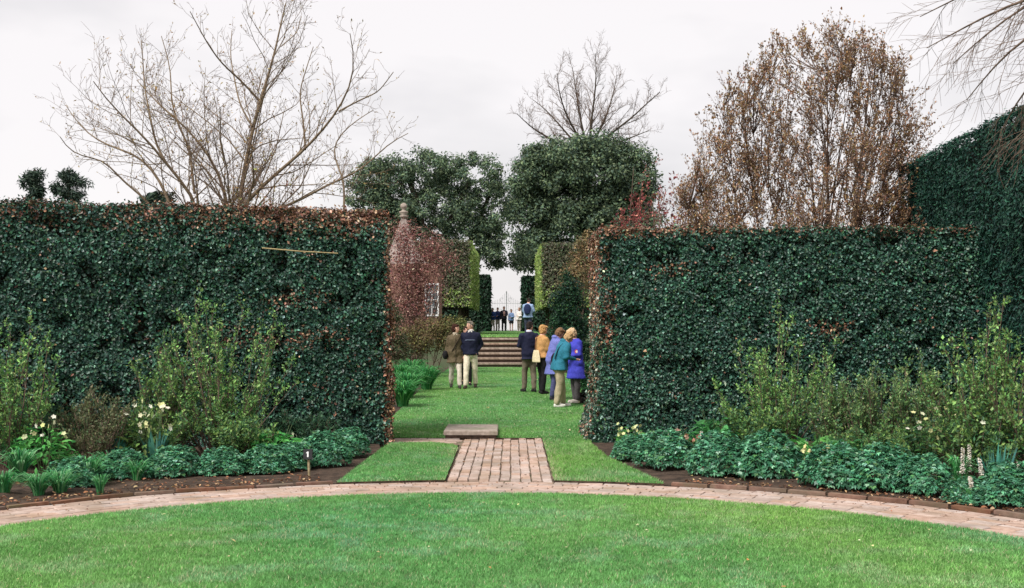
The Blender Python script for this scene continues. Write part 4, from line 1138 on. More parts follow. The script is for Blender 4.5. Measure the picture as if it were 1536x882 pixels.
def flowering(name, label, pos, H, Wd, seed, nfl, fcols, lcols, fl=.036, leafL=.10, n=260):
    """rounded clump of divided leaves with nodding cup flowers above"""
    rng = np.random.default_rng(seed)
    t = thing(name, label, 'plant', pos); base = np.array(pos, float)
    a = rng.uniform(0, 6.28, n); q = rng.random(n) ** .5; z = H * (.25 + .6 * rng.random(n))
    P = base + np.c_[np.cos(a) * Wd * q, np.sin(a) * Wd * q, z * np.sqrt(np.maximum(1.05 - q * q * .7, .1))]
    N = unit(rng.normal(0, .5, (n, 3)) + [0, 0, 1]); T = np.c_[np.cos(a), np.sin(a), rng.normal(-.1, .4, n)]
    V, F, k = leaf_geo(P, N, T, leafL * np.exp(rng.normal(0, .25, n)), leafL * .38, .12, 'oval')
    wpart('leaves', V, F, M_SOFT, t, np.repeat(palette(n, lcols, None, rng), k, 0), kind='stuff')
    ns = max(nfl, 12); a = rng.uniform(0, 6.28, ns); q = rng.random(ns) ** .5
    tip = base + np.c_[np.cos(a) * Wd * q, np.sin(a) * Wd * q, H * rng.uniform(.5, 1.06, ns)]
    b0 = base + np.c_[np.cos(a) * Wd * q * .3, np.sin(a) * Wd * q * .3, 0 * a]
    S = np.stack([b0, b0 * .45 + tip * .55, tip], 1)
    wpart('stalks', *tubes(S, np.tile([.005, .004, .003], (ns, 1)), 3), M_STALK, t, kind='stuff')
    if nfl:
        # five-petalled cups
        Vs, Cs = [], []
        c = palette(nfl, fcols, None, rng, .08)
        for m in range(5):
            aa = rng.uniform(0, 6.28, nfl) * 0 + m * 1.2566 + a[:nfl]
            ax_ = unit(np.random.default_rng(seed + 1).normal(0, .6, (nfl, 3)) + [0, -.8, .25]); e1 = unit(np.cross(ax_, [0, 0, 1.0])); e2 = np.cross(ax_, e1)
            T = e1 * np.cos(aa)[:, None] + e2 * np.sin(aa)[:, None] + ax_ * .25; N = unit(ax_ - T * .2)
            V, F, k = leaf_geo(tip[:nfl], N, T, fl, fl * .8, .1, 'oval'); Vs.append((V, F)); Cs.append(np.repeat(c, k, 0))
        V, F = join(Vs); wpart('flowers', V, F, M_DRY, t, np.concatenate(Cs), kind='stuff')
    return t
CRM = ['#eeeac8', '#e2e0a8', '#f0eedc', '#d8dc98']
HB = ['#3f7a3c', '#4f8a48', '#2f6438', '#5a944c']
flowering('hellebore', 'bright green clump with a few cream flowers at the far left', bp(66, 15.3), .72, .34, 320, 14, CRM, ['#4f9a4a', '#5fa854', '#3f843f'])
flowering('hellebore', 'cream-flowered clump above the larger iris in the left bed', bp(222, 16.1), .82, .36, 321, 34, CRM, ['#5a7a40', '#6f8a4a', '#48683c'])
flowering('hellebore', 'pale-flowered clump in the right bed', bp(1404, 15.4), .80, .40, 322, 38, CRM, ['#3f6a3c', '#4a7644', '#34583a'])
flowering('hellebore', 'sparser pale-flowered clump near the right edge', bp(1490, 14.6), .82, .38, 323, 12, CRM, ['#34603c', '#2f5438', '#3f6c42'])
flowering('small_flowers', 'low clump with tiny cream flowers just right of the middle mounds', bp(1222, 15.2), .34, .18, 324, 16, ['#efe9b0', '#e8e0a0'], HB, fl=.035, leafL=.06, n=90)
flowering('small_flowers', 'low clump with pinkish white flowers by the right hedge', bp(1015, 17.3), .42, .16, 325, 12, ['#e8d0c4', '#f0e0d8', '#d0a898'], HB, fl=.035, leafL=.06, n=90)
flowering('small_flowers', 'small clump with brownish pink flower heads beside the pinkish white one', bp(1043, 17.0), .36, .17, 326, 14, ['#c89880', '#b07a68', '#d8b8a0'], HB, fl=.035, leafL=.06, n=90)
flowering('small_flowers', 'yellowish flowered tuft at the foot of the right hedge corner', bp(946, 17.9), .42, .2, 327, 18, ['#e8e8b0', '#dce0a0'], ['#5a9a50', '#6aa858', '#4a8a48'], fl=.03, leafL=.08, n=120)
flowering('small_flowers', 'little white-flowered tuft behind the number sign', bp(446, 16.9), .34, .18, 328, 10, ['#f0f0e0', '#e0e8c0'], HB, fl=.03, leafL=.06, n=90)
def broadleaf(name, label, pos, H, Wd, seed, cols, L=.16, n=170):
    t = flowering(name, label, pos, H, Wd, seed, 0, CRM, cols, leafL=L, n=n); return t
broadleaf('ferny_plant', 'bright green ferny plant left of the number sign', bp(408, 16.5), .50, .34, 330, ['#5aa854', '#6ab860', '#48944a'], .15, 230)
broadleaf('ferny_plant', 'lush green ferny clump at the foot of the right hedge', bp(1078, 17.2), .68, .38, 331, ['#48884c', '#3f7a48', '#58985a'], .16, 260)
broadleaf('ferny_plant', 'bright broad-leaved plant between the mounds of the right bed', bp(1232, 15.9), .50, .34, 332, ['#5a9a50', '#4a8a48', '#6aa85a'], .18, 180)
broadleaf('ferny_plant', 'green leafy plant at the foot of the olive bush', bp(1310, 15.8), .55, .36, 333, ['#3f7444', '#34643c', '#4a8048'], .14, 200)
IR = ['#4a8a7a', '#5a9a88', '#3c7a6c', '#6aa896']
strap_clump('iris_clump', 'smaller clump of upright iris spears in the left bed', on_soil(174, 700), 34, .44, .15, .045, IR, 340, stiff=True)
strap_clump('iris_clump', 'larger fan of blue-green iris spears in the left bed', on_soil(234, 700), 46, .50, .20, .055, IR, 341, stiff=True)
GRC = ['#3f8a50', '#4f9a58', '#2f7044', '#66a86a', '#80b080']
strap_clump('grassy_clump', 'dense tuft of fine green blades near the lower left corner', on_soil(58, 745), 260, .34, .24, .012, GRC, 342)
strap_clump('grassy_clump', 'tall arching green blades behind the leftmost tuft', on_soil(30, 722), 170, .52, .34, .02, GRC, 343)
strap_clump('grassy_clump', 'loose arching blades left of the smaller iris', on_soil(130, 728), 150, .46, .36, .018, GRC, 344)
strap_clump('grassy_clump', 'thin tuft of blades at the path edge of the left bed', on_soil(150, 742), 90, .30, .16, .010, GRC, 345)
strap_clump('grassy_clump', 'green strap leaves behind the hyacinths', on_soil(1440, 735), 120, .50, .22, .022, GRC, 346)
strap_clump('grassy_clump', 'blue-green blades next to the right-hand mound', on_soil(1494, 745), 60, .55, .2, .028, IR, 347, stiff=True)
strap_clump('grassy_clump', 'pale green tuft beside the yellowish flowers', on_soil(960, 682), 110, .34, .24, .016, GRC, 348)
strap_clump('grassy_clump', 'low green tuft at the bottom left corner of the bed', on_soil(6, 742), 120, .36, .3, .016, GRC, 349)

for k_, (x, y, n, h, sp, w_, lab) in enumerate(((20, 705, 200, .55, .36, .02, 'tall green blades under the shrub at the left edge'), (90, 742, 200, .36, .30, .012, 'fine tuft between the two front grassy clumps of the left bed'),
        (165, 716, 150, .42, .32, .016, 'arching blades just left of the smaller iris'), (205, 722, 110, .34, .22, .014, 'short tuft between the two iris clumps'))):
    strap_clump('grassy_clump', lab, on_soil(x, y), n, h, sp, w_, GRC, 360 + k_)
leafy('bushy_shrub', 'dense low green growth between the brownish bush and the tall fresh shrub', bp(230, 16.5), 34, .8, .7, 370, FRESHD, lo=.5, L=.04, W=.026)
leafy('bushy_shrub', 'low green growth filling the foot of the left hedge beside the ferny plant', bp(440, 17.4), 30, .6, .7, 371, ['#3c5c44', '#486c4c', '#2f4c3a'], lo=.5, L=.045, W=.03)
leafy('bushy_shrub', 'dark leafy growth at the far left under the hedge', bp(70, 16.1), 34, .85, .8, 372, ['#3c5c44', '#4a7050', '#2f4c3a', '#5a8048'], lo=.5, L=.045, W=.03)
leafy('bushy_shrub', 'green growth between the olive bushes and the mounds of the right bed', bp(1340, 15.7), 34, .6, .9, 373, FRESHD, lo=.5, L=.04, W=.026)
def hyacinth(label, pos, h, seed, lean=(0, 0)):
    rng = np.random.default_rng(seed)
    t = thing('hyacinth', label, 'flower', pos); base = np.array(pos, float)
    top = base + np.array([lean[0], lean[1], h])
    wpart('stalk', *tubes(np.array([[base, base * .5 + top * .5, top]]), np.array([[.009, .008, .005]]), 6), M_STALK, t, smooth=True)
    Vs, Cs = [], []
    n = 60; u = np.linspace(.42, 1.0, n); a = np.arange(n) * 2.4
    P = base + (top - base) * u[:, None]
    for m in range(3):
        aa = a + (m - 1) * .5
        T = np.c_[np.cos(aa), np.sin(aa), np.full(n, .2)]; N = unit(np.c_[np.cos(aa) * .2, np.sin(aa) * .2, np.ones(n)] + rng.normal(0, .3, (n, 3)))
        V, F, k = leaf_geo(P, N, T, .042 * (1.2 - .6 * u), .018, .1, 'd'); Vs.append((V, F)); Cs.append(np.repeat(palette(n, ['#f2ece4', '#e8dccc', '#f6f2ea'], None, rng, .05), k, 0))
    V, F = join(Vs); wpart('florets', V, F, M_DRY, t, np.concatenate(Cs), kind='stuff')
    n = 7; aa = rng.uniform(0, 6.28, n)
    T = np.c_[np.cos(aa) * .5, np.sin(aa) * .5, np.ones(n)]; N = unit(np.c_[-np.cos(aa), -np.sin(aa), .5 * np.ones(n)])
    V, F, k = leaf_geo(np.tile(base, (n, 1)), N, T, .22, .03, .2, 'oval'); wpart('leaves', V, F, M_SOFT, t, np.repeat(palette(n, GRC, None, rng), k, 0), kind='stuff')
hyacinth('white hyacinth, upper one of the pair right of the pale flowers', on_soil(1443, 738), .50, 350, (.01, 0))
hyacinth('white hyacinth close beside the upper one', on_soil(1452, 736), .52, 351, (.02, .01))
hyacinth('leaning white hyacinth in front of the right-hand mounds', on_soil(1478, 752), .46, 352, (-.07, -.02))
hyacinth('short pale hyacinth low in the mounds below the leaning one', on_soil(1462, 758), .30, 353, (-.05, 0))
hyacinth('white hyacinth at the very right edge', on_soil(1527, 755), .44, 354, (.01, 0))
hyacinth('faint white hyacinth by the right hedge', on_soil(1052, 690), .40, 355, (0, 0))
hyacinth('white hyacinth left of the lush ferny clump', on_soil(1066, 692), .38, 356, (0, 0))

# ------------------------------------------------------------------ number sign and cane
p = on_soil(464, 717, .03)
s_ = thing('number_sign', 'small black plant marker with a white 1 on a wooden stake', 'sign', p)
V, F = join([tubes(np.array([[(0, 0, -.05), (-.005, -.002, .12), (-.012, -.006, .30)]]), np.array([[.014, .016, .015]]), 8)])
V = V + 0; add('stake', mk_mesh('stake', V, F, smooth=True), M_STAKE, s_)
V, F = bevbox(.115, .13, .018, .004)
rot = Matrix.Rotation(math.radians(82), 3, 'X')
V = np.array([list(rot @ Vector(v)) for v in V]) + [-.014, -.016, .295]
pl = add('plaque', mk_mesh('plaque', V, F), M_BLACK, s_)
num = np.array([[-.008, -.034], [.010, -.034], [.010, .034], [-.004, .034], [-.020, .020], [-.020, .010], [-.008, .016]])
Vn = np.array([list(rot @ Vector((a, b, .0195))) for a, b in num] + [list(rot @ Vector((a, b, .0175))) for a, b in num]) + [-.014, -.016, .295]
Fq = np.array([[i, (i + 1) % 7, 7 + (i + 1) % 7, 7 + i] for i in range(7)])
me = bpy.data.meshes.new('numeral'); me.from_pydata([tuple(v) for v in Vn], [], [list(range(7))] + [list(map(int, f)) for f in Fq]); me.update()
add('numeral', me, M_PRINT, pl)

a, b = at(393, 372, 18.25), at(507, 380, 18.72)
c_ = thing('bamboo_cane', 'thin pale bamboo cane lying across the upper face of the left hedge', 'cane', tuple(a))
wpart('cane', *tubes(np.array([[a, a * .5 + b * .5 + [0, 0, -.01], b]]), np.array([[.011, .010, .008]]), 7), M_CANE, c_, smooth=True)
for u in (.3, .68):
    q = a * (1 - u) + b * u; d = (b - a) / np.linalg.norm(b - a)
    wpart('cane_node', *tubes(np.array([[q - d * .008, q, q + d * .008]]), np.array([[.010, .0135, .010]]), 7), M_CANE, c_, smooth=True)

# ------------------------------------------------------------------ garden pavilion, piers, gate
Dg = 50.0
g = thing('garden_pavilion', 'small brick garden pavilion with pointed tiled roof and white window, behind the purple shrub', 'pavilion', (gx(600, Dg), Dg + 1.7, 1.3))
cxg, cyg, hw = gx(600, Dg), Dg + 1.7, 1.68
wpart('wall', *box(cxg - hw + .12, cxg + hw - .12, cyg - hw + .12, cyg + hw - .12, 1.2, 4.45), M_PIER, g)
prof = [(hw * 1.25, 4.30), (hw * 1.15, 4.38), (hw * .72, 4.62), (hw * .42, 5.1), (hw * .24, 5.8), (.12, 6.5), (.02, 6.6)]
V, F = lathe(prof, 4, (0, 0)); a45 = math.pi / 4
V = np.c_[(V[:, 0] * math.cos(a45) - V[:, 1] * math.sin(a45)) + cxg, (V[:, 0] * math.sin(a45) + V[:, 1] * math.cos(a45)) + cyg, V[:, 2]]
V[:, 0] = cxg + (V[:, 0] - cxg) * 1.06; V[:, 1] = cyg + (V[:, 1] - cyg) * 1.06
rf = wpart('roof', V, F, M_ROOF, g)
wpart('finial', *lathe([(.0, 6.5), (.16, 6.5), (.18, 6.58), (.12, 6.64), (.20, 6.72), (.20, 6.76), (.10, 6.8), (.07, 6.86), (.14, 6.93), (.155, 7.0), (.12, 7.08), (.05, 7.13), (.0, 7.15)], 14, (cxg, cyg)), M_STONE, g, smooth=True)
wx0, wx1, wz0, wz1 = gx(637, Dg), gx(658, Dg), 2.25, 3.62
yw = cyg - hw + .12
wn = wpart('window', *join([box(wx0, wx0 + .06, yw - .05, yw + .03, wz0, wz1), box(wx1 - .06, wx1, yw - .05, yw + .03, wz0, wz1), box(wx0 + .06, wx1 - .06, yw - .05, yw + .03, wz1 - .07, wz1), box(wx0 + .06, wx1 - .06, yw - .05, yw + .03, wz0, wz0 + .07)]), M_WHITE, g)
for i in range(2):
    for j in range(4):
        px0 = wx0 + .06 + i * (wx1 - wx0 - .12) / 2; pz0 = wz0 + .07 + j * (wz1 - wz0 - .14) / 4
        V, F = box(px0 + .012, px0 + (wx1 - wx0 - .12) / 2 - .012, yw - .02, yw - .005, pz0 + .012, pz0 + (wz1 - wz0 - .14) / 4 - .012)
        add('pane', mk_mesh('pane', V - np.array(g.location), F), M_GLASSY, wn)
V, F = join([box(.5 * (wx0 + wx1) - .015, .5 * (wx0 + wx1) + .015, yw - .04, yw - .003, wz0 + .07, wz1 - .07)] + [box(wx0 + .06, wx1 - .06, yw - .038, yw - .004, wz0 + .07 + j * (wz1 - wz0 - .14) / 4 - .014, wz0 + .07 + j * (wz1 - wz0 - .14) / 4 + .014) for j in (1, 2, 3)])
add('glazing_bar', mk_mesh('glazing_bar', V - np.array(g.location), F), M_WHITE, wn, kind='stuff')

for sx, x0, x1, lab in ((-1, -2.16, -1.62, 'left brick gate pier with stone cap and ball'), (1, .80, 1.34, 'right brick gate pier with stone cap and ball')):
    pr = thing('gate_pier', lab, 'pier', ((x0 + x1) / 2, 90, 1.3))
    xm = (x0 + x1) / 2
    wpart('shaft', *box(x0, x1, 89.73, 90.27, 1.2, 3.85), M_PIER, pr)
    V, F = bevbox(.74, .74, .14, .05); wpart('cap', V + [xm, 90, 3.852], F, M_STONE, pr)
    wpart('ball_finial', *lathe([(0, 3.99), (.12, 3.99), (.07, 4.05), (.13, 4.12), (.165, 4.22), (.14, 4.33), (.06, 4.39), (0, 4.4)], 12, (xm, 90)), M_STONE, pr, smooth=True)
gt = thing('iron_gate', 'pair of pale wrought iron gates at the end of the vista', 'gate', (-.41, 90, 1.36))
for s in (-1, 1):
    bars = []
    x0, x1 = (-1.60, -.43) if s < 0 else (-.39, .78)
    inner = x1 if s < 0 else x0
    for k in range(10):
        x = x0 + (x1 - x0) * k / 9; h = 3.6 + .75 * (1 - abs(x - inner) / 1.17) ** 2
        bars.append(tubes(np.array([[(x, 90, 1.42), (x, 90, 2.5), (x, 90, h)]]), np.full((1, 3), .010 if k not in (0, 9) else .024), 5))
    for z in (1.5, 2.45, 3.45):
        bars.append(tubes(np.array([[(x0, 90, z), ((x0 + x1) / 2, 90, z), (x1, 90, z)]]), np.full((1, 3), .015), 5))
    th = np.linspace(0, 4.6, 18)
    for cx_, cz_ in ((x0 + .35, 2.9), (x0 + .8, 2.9), (inner - s * .0 + (-.3 if s < 0 else .3), 3.75)):
        rr_ = .05 + .035 * th
        bars.append(tubes(np.stack([cx_ + rr_ * np.cos(th), 90 + 0 * th, cz_ + rr_ * np.sin(th)], -1)[None], np.full((1, 18), .013), 4))
    V, F = join(bars); wpart('gate_leaf', V, F, M_IRON, gt, kind='stuff')

# ------------------------------------------------------------------ people
def sph(c, r, nu=14, nv=9):
    V, F = [], []
    V.append([0, 0, -1])
    for j in range(1, nv):
        ph = -math.pi / 2 + math.pi * j / nv
        for i in range(nu):
            a = 2 * math.pi * i / nu; V.append([math.cos(a) * math.cos(ph), math.sin(a) * math.cos(ph), math.sin(ph)])
    V.append([0, 0, 1]); top = len(V) - 1
    tri, quad = [], []
    for i in range(nu):
        j = (i + 1) % nu
        tri.append([0, 1 + j, 1 + i]); tri.append([top, top - nu + i, top - nu + j])
        for k in range(nv - 2):
            b = 1 + k * nu; quad.append([b + i, b + j, b + nu + j, b + nu + i])
    return np.array(V) * np.array(r) + np.array(c), [np.array(tri), np.array(quad)]

def caps(p0, r0, p1, r1, n=12):
    """tapered limb with round ends"""
    p0, p1 = np.array(p0, float), np.array(p1, float)
    d = p1 - p0; L = np.linalg.norm(d); d /= L
    ref = np.array([1.0, 0, 0]) if abs(d[0]) < .8 else np.array([0, 1.0, 0])
    A = np.cross(d, ref); A /= np.linalg.norm(A); B = np.cross(d, A)
    rings = []
    for a in (-80, -50, -20): rings.append((p0 + d * r0 * math.sin(math.radians(a)), r0 * math.cos(math.radians(a))))
    rings.append((p0 * .5 + p1 * .5, (r0 + r1) / 2))
    for a in (20, 50, 80): rings.append((p1 + d * r1 * math.sin(math.radians(a)), r1 * math.cos(math.radians(a))))
    return loft([(c, A * r, B * r) for c, r in rings], n)

def loft(rings, n=16):
    V = []
    for c, a, b in rings:
        for i in range(n):
            t = 2 * math.pi * i / n; V.append(np.array(c) + np.array(a) * math.cos(t) + np.array(b) * math.sin(t))
    m = len(rings); F = []
    for k in range(m - 1):
        for i in range(n): F.append([k * n + i, k * n + (i + 1) % n, (k + 1) * n + (i + 1) % n, (k + 1) * n + i])
    V.append(np.mean(V[:n], 0)); V.append(np.mean(V[(m - 1) * n:m * n], 0)); b = len(V)
    tri = [[b - 2, (i + 1) % n, i] for i in range(n)] + [[b - 1, (m - 1) * n + i, (m - 1) * n + (i + 1) % n] for i in range(n)]
    return np.array(V), [np.array(F), np.array(tri)]

def remesh(parts, voxel, it=3):
    V, F = join(parts)
    me = mk_mesh('tmp', V, F)
    o = bpy.data.objects.new('tmp', me); COL.objects.link(o)
    md = o.modifiers.new('r', 'REMESH'); md.mode = 'VOXEL'; md.voxel_size = voxel; md.use_smooth_shade = True
    ms = o.modifiers.new('s', 'SMOOTH'); ms.factor = .5; ms.iterations = it
    dg = bpy.context.evaluated_depsgraph_get(); dg.update()
    out = bpy.data.meshes.new_from_object(o.evaluated_get(dg))
    bpy.data.objects.remove(o); bpy.data.meshes.remove(me)
    v = np.empty(len(out.vertices) * 3); out.vertices.foreach_get('co', v)
    f = [np.array([p.vertices[:] for p in out.polygons if len(p.vertices) == k]) for k in (3, 4)]
    bpy.data.meshes.remove(out)
    return v.reshape(-1, 3), [a for a in f if len(a)]

MC = {}
def cmat(h, rough=.85):
    if h not in MC: MC[h] = cloth('cloth_' + h.strip('#'), h, .16, rough)
    return MC[h]

def person(label, loc, yaw, h=1.72, female=False, top='#20243a', hem=.86, trousers='#c8c0b0', shoes='#2a2420', hair='#4a3020', hairst='short', stride=(0.0, 0.0), arms=('hang', 'hang'),
           lean=0.0, hyaw=0.0, hpitch=0.0, skin='#d0a08a', vox=.018, collar=None, skirt=None, extras=(), group=None, sleeve=True, bulk=1.0, seed=0, legw=1.0):
    k = h / 1.75
    t = thing('person', label, 'person', loc, rotz=yaw, group=group)
    cl, sl = math.cos(lean), math.sin(lean)
    def bend(V):                       # the trunk leans forward (-y) from the hips
        V = np.array(V, float).reshape(-1, 3); o = V.copy(); z = V[:, 2] - .95; y = V[:, 1]
        w = np.clip(z / .2, 0, 1)
        o[:, 1] = y * (1 - w) + (y * cl - z * sl) * w; o[:, 2] = .95 + z * (1 - w) + (z * cl + y * sl) * w
        return o
    cyw, syw, cp, sp = math.cos(hyaw), math.sin(hyaw), math.cos(hpitch), math.sin(hpitch)
    def headx(V):
        V = np.array(V, float).reshape(-1, 3) - [0, .01, 1.52]
        y, z = V[:, 1] * cp - V[:, 2] * sp, V[:, 2] * cp + V[:, 1] * sp
        x = V[:, 0].copy()
        return bend(np.c_[x * cyw - y * syw, x * syw + y * cyw, z] + [0, .01, 1.52])
    def pf(f, V, F): return (f(V) * k, F)
    sw = .165 if female else .19
    hipw = .165 if female else .158
    tors = [(.84, .0, hipw * .85, .10), (.93, .005, hipw, .118), (1.06, 0, .135 if female else .148, .104), (1.2, -.005, .15 if female else .165, .115 if not female else .118), (1.33, 0, sw * .95, .112), (1.40, .01, sw * .74, .092), (1.445, .012, sw * .46, .075), (1.475, .012, .068, .064)]
    def torso(infl, lo=None, flare=0.0, hi=9):
        R_ = []
        rows = [r for r in tors if (lo is None or r[0] > lo + .03) and r[0] < hi]
        if lo is not None:
            rows = [(lo, 0.0, np.interp(lo, [.6, .93, 1.2], [hipw + .02, hipw, .155]) + flare, np.interp(lo, [.6, .93, 1.2], [.125, .118, .11]) + flare * .8)] + rows
        for z, y, rx, ry in rows: R_.append(((0, y, z), (rx * bulk + infl, 0, 0), (0, ry * bulk + infl, 0)))
        return loft(R_, 20)
    J = {}
    for s, st_ in ((1, stride[0]), (-1, stride[1])):
        J[s] = dict(hip=(.088 * s, 0, .89), knee=(.098 * s, -st_ * .55 - .015, .49 - abs(st_) * .04), ank=(.10 * s, -st_, .085 + (.03 if st_ < -.12 else 0)))
    for s, ar in ((1, arms[0]), (-1, arms[1])):
        sh = np.array([sw * s, .01, 1.372])
        if ar == 'hang': el, wr = (sw * s + .055 * s, .03, 1.12), (sw * s + .06 * s, -.05, .88)
        elif ar == 'pocket': el, wr = (sw * s + .085 * s, .09, 1.13), (sw * s - .05 * s, -.035, .935)
        elif ar == 'fold': el, wr = (sw * s + .05 * s, -.05, 1.13), (.05 * s, -.22, 1.10)
        elif ar == 'read': el, wr = (sw * s + .06 * s, -.06, 1.13), (.09 * s, -.30, 1.16)
        elif ar == 'swing': el, wr = (sw * s + .05 * s, .10, 1.13), (sw * s + .05 * s, .06, .88)
        elif ar == 'back': el, wr = (sw * s + .06 * s, .12, 1.14), (.08 * s, .17, .97)
        else: el, wr = (sw * s + .06 * s, .06, 1.14), (sw * s + .02 * s, -.16, 1.04)
        J[s].update(sh=sh, el=np.array(el), wr=np.array(wr))
    # body
    parts = [pf(bend, *torso(0.0))]
    parts.append(pf(bend, *caps((0, .012, 1.44), .062, (0, -.002, 1.57), .054)))
    hc = np.array([0, -.014, 1.612])
    parts += [pf(headx, *sph(hc, (.074, .094, .108))), pf(headx, *sph(hc + [0, -.036, -.062], (.052, .054, .052))), pf(headx, *sph(hc + [0, -.102, -.025], (.014, .018, .024), 8, 6)),
              pf(headx, *sph(hc + [.075, .004, -.02], (.012, .022, .032), 8, 6)), pf(headx, *sph(hc + [-.075, .004, -.02], (.012, .022, .032), 8, 6))]
    fing = []
    for s in (1, -1):
        j = J[s]
        parts += [pf(bend, *caps(j['sh'] + [-.015 * s, 0, -.01], .044, j['el'], .038)), pf(bend, *caps(j['el'], .041, j['wr'], .028))]
        d = unit(j['wr'] - j['el']); hp = j['wr'] + d * .055
        side = unit(np.cross(d, [0, 0, 1.0]) if abs(d[2]) < .9 else np.array([0, -1.0, 0]))
        parts.append(pf(bend, *caps(j['wr'], .026, j['wr'] + d * .075, .034)))
        nrm = np.cross(d, side)
        for q in range(5):
            o = (q - 1.5) * .018
            if q < 4: b0 = j['wr'] + d * .08 + side * o; L = (.072, .08, .075, .058)[q]; dirs = d
            else: b0 = j['wr'] + d * .03 + side * -.032; L = .055; dirs = unit(d * .7 - side * .7)
            P = np.array([b0, b0 + dirs * L * .5 + nrm * .004 * s, b0 + dirs * L * .85 + nrm * .022 * s])
            fing.append(tubes(bend(P)[None] * k, np.array([[.0095, .0085, .006]]), 6))
        parts += [pf(lambda v: v, *caps(j['hip'], .085, j['knee'], .056)), pf(lambda v: v, *caps(j['knee'], .056, j['ank'], .04)), pf(lambda v: v, *caps((j['ank'][0], j['ank'][1] + .04, .05), .036, (j['ank'][0] * 1.1, j['ank'][1] - .13, .035), .03))]
    V, F = remesh(parts, vox, 2)
    nb = len(V)
    V, F = join([(V, F)] + fing)
    sk = lin(skin); C = np.tile(sk, (len(V), 1))
    def mark(c, rad, colr, w=(1, 1, 1)):
        q = headx(np.array([c]))[0] * k; dd = np.linalg.norm((V - q) / np.array(w), axis=1) < rad * k; C[dd] = colr
    for s in (1, -1):
        mark(hc + [s * .032, -.088, .008], .0145, (.04, .03, .025)); mark(hc + [s * .032, -.088, .034], .013, lin(hair) * .8, (1.4, 1.4, .8))
    mark(hc + [0, -.09, -.068], .017, sk * np.array([.75, .45, .42]), (1.3, 1.3, .7))
    add('body', mk_mesh('body', V, F, C, True), M_BODY, t)
    # trousers or skirt
    rng = np.random.default_rng(seed + 5)
    def wrinkle(V, amp, f): return V + unit(V - [0, 0, 0]) * 0 + np.c_[sn(V, f, seed + 1), sn(V, f, seed + 2), sn(V, f, seed + 3) * .3] * amp
    tr = [loft([((0, .004, .80), (hipw * .9 * bulk, 0, 0), (0, .11 * bulk, 0)), ((0, .006, .92), (hipw * bulk + .014, 0, 0), (0, .118 * bulk + .014, 0)), ((0, .004, 1.02), (.15 * bulk + .01, 0, 0), (0, .112 * bulk + .006, 0))], 18)]
    for s in (1, -1):
        j = J[s]; a_ = np.array(j['ank'])
        if skirt is None:
            tr += [caps(j['hip'], .098 * legw, j['knee'], .078 * legw), caps(j['knee'], .078 * legw, (a_[0], a_[1] + .012, a_[2] + .03), .067 * legw)]
        else:
            tr += [caps(j['hip'], .098, np.array(j['hip']) * [1, 1, 0] + [0, 0, .80], .095)]
    if skirt is not None:
        tr.append(loft([((0, 0, skirt), (.20, 0, 0), (0, .17, 0)), ((0, 0, .8), (.18, 0, 0), (0, .14, 0)), ((0, 0, 1.0), (.15, 0, 0), (0, .12, 0))], 18))
    V, F = remesh([(v * k, f) for v, f in tr], vox * 1.35, 2)
    V = V + (wrinkle(V, .013, 8.0) - V) * np.clip((.8 - V[:, 2]) / .15, 0, 1)[:, None]
    add('skirt' if skirt is not None else 'trousers', mk_mesh('trousers', V, F, None, True), cmat(trousers), t)
    # jacket
    hm_ = hem
    jk = [pf(bend, *torso(.026, hm_, .022))]
    for s in (1, -1):
        j = J[s]
        jk += [pf(bend, *caps(j['sh'] + [-.004 * s, 0, -.006], .073 * bulk, j['el'], .06)), pf(bend, *caps(j['el'], .06, j['wr'] - unit(j['wr'] - j['el']) * .01, .046))]
    if hem < .8:                       # a long jacket spreads over the striding thighs
        for s in (1, -1):
            h_, n_ = np.array(J[s]['hip']), np.array(J[s]['knee']); u_ = (h_[2] - hem - .03) / (h_[2] - n_[2]); q_ = h_ + (n_ - h_) * u_
            jk.append(loft([((q_[0], q_[1], hem), (.125, 0, 0), (0, .125, 0)), ((q_[0], q_[1] * .8, hem + .05), (.125, 0, 0), (0, .125, 0)), ((h_[0], h_[1], .93), (.10, 0, 0), (0, .12, 0))], 14))
            jk[-1] = (jk[-1][0] * k, jk[-1][1])
    V, F = remesh(jk, vox * 1.25, 2)
    V = wrinkle(V, .020, 6.5) + np.c_[0 * V[:, 0], 0 * V[:, 0], 0 * V[:, 0]]
    ja = add('jacket', mk_mesh('jacket', V, F, None, True), cmat(top, .75), t)
    if collar:
        V, F = loft([((0, .008, 1.445), (.085, 0, 0), (0, .082, 0)), ((0, .004, 1.50), (.072, 0, 0), (0, .07, 0)), ((0, -.002, 1.515), (.066, 0, 0), (0, .064, 0))], 16)
        V2, F2 = caps((.03, -.085, 1.455), .018, (.075, -.06, 1.42), .012, 8); V3, F3 = caps((-.03, -.085, 1.455), .018, (-.075, -.06, 1.42), .012, 8)
        V, F = join([pf(bend, V, F), pf(bend, V2, F2), pf(bend, V3, F3)])
        add('collar', mk_mesh('collar', V, F, None, True), cmat(collar), t)
    # shoes
    for s in (1, -1):
        a_ = J[s]['ank']; lift = a_[2] - .085
        V, F = remesh([(v * k, f) for v, f in (caps((a_[0], a_[1] + .05, .045 + lift), .044, (a_[0] * 1.12, a_[1] - .15, .036 + lift * .3), .036), caps((a_[0], a_[1] + .01, .05 + lift), .045, (a_[0], a_[1] + .01, .105 + lift), .045), sph((a_[0] * 1.06, a_[1] - .05, .016 + lift * .6), (.05, .155, .016)))], .012, 2)
        V[:, 2] = np.maximum(V[:, 2], .002)
        add('shoe', mk_mesh('shoe', V, F, None, True), cmat(shoes, .6), t)
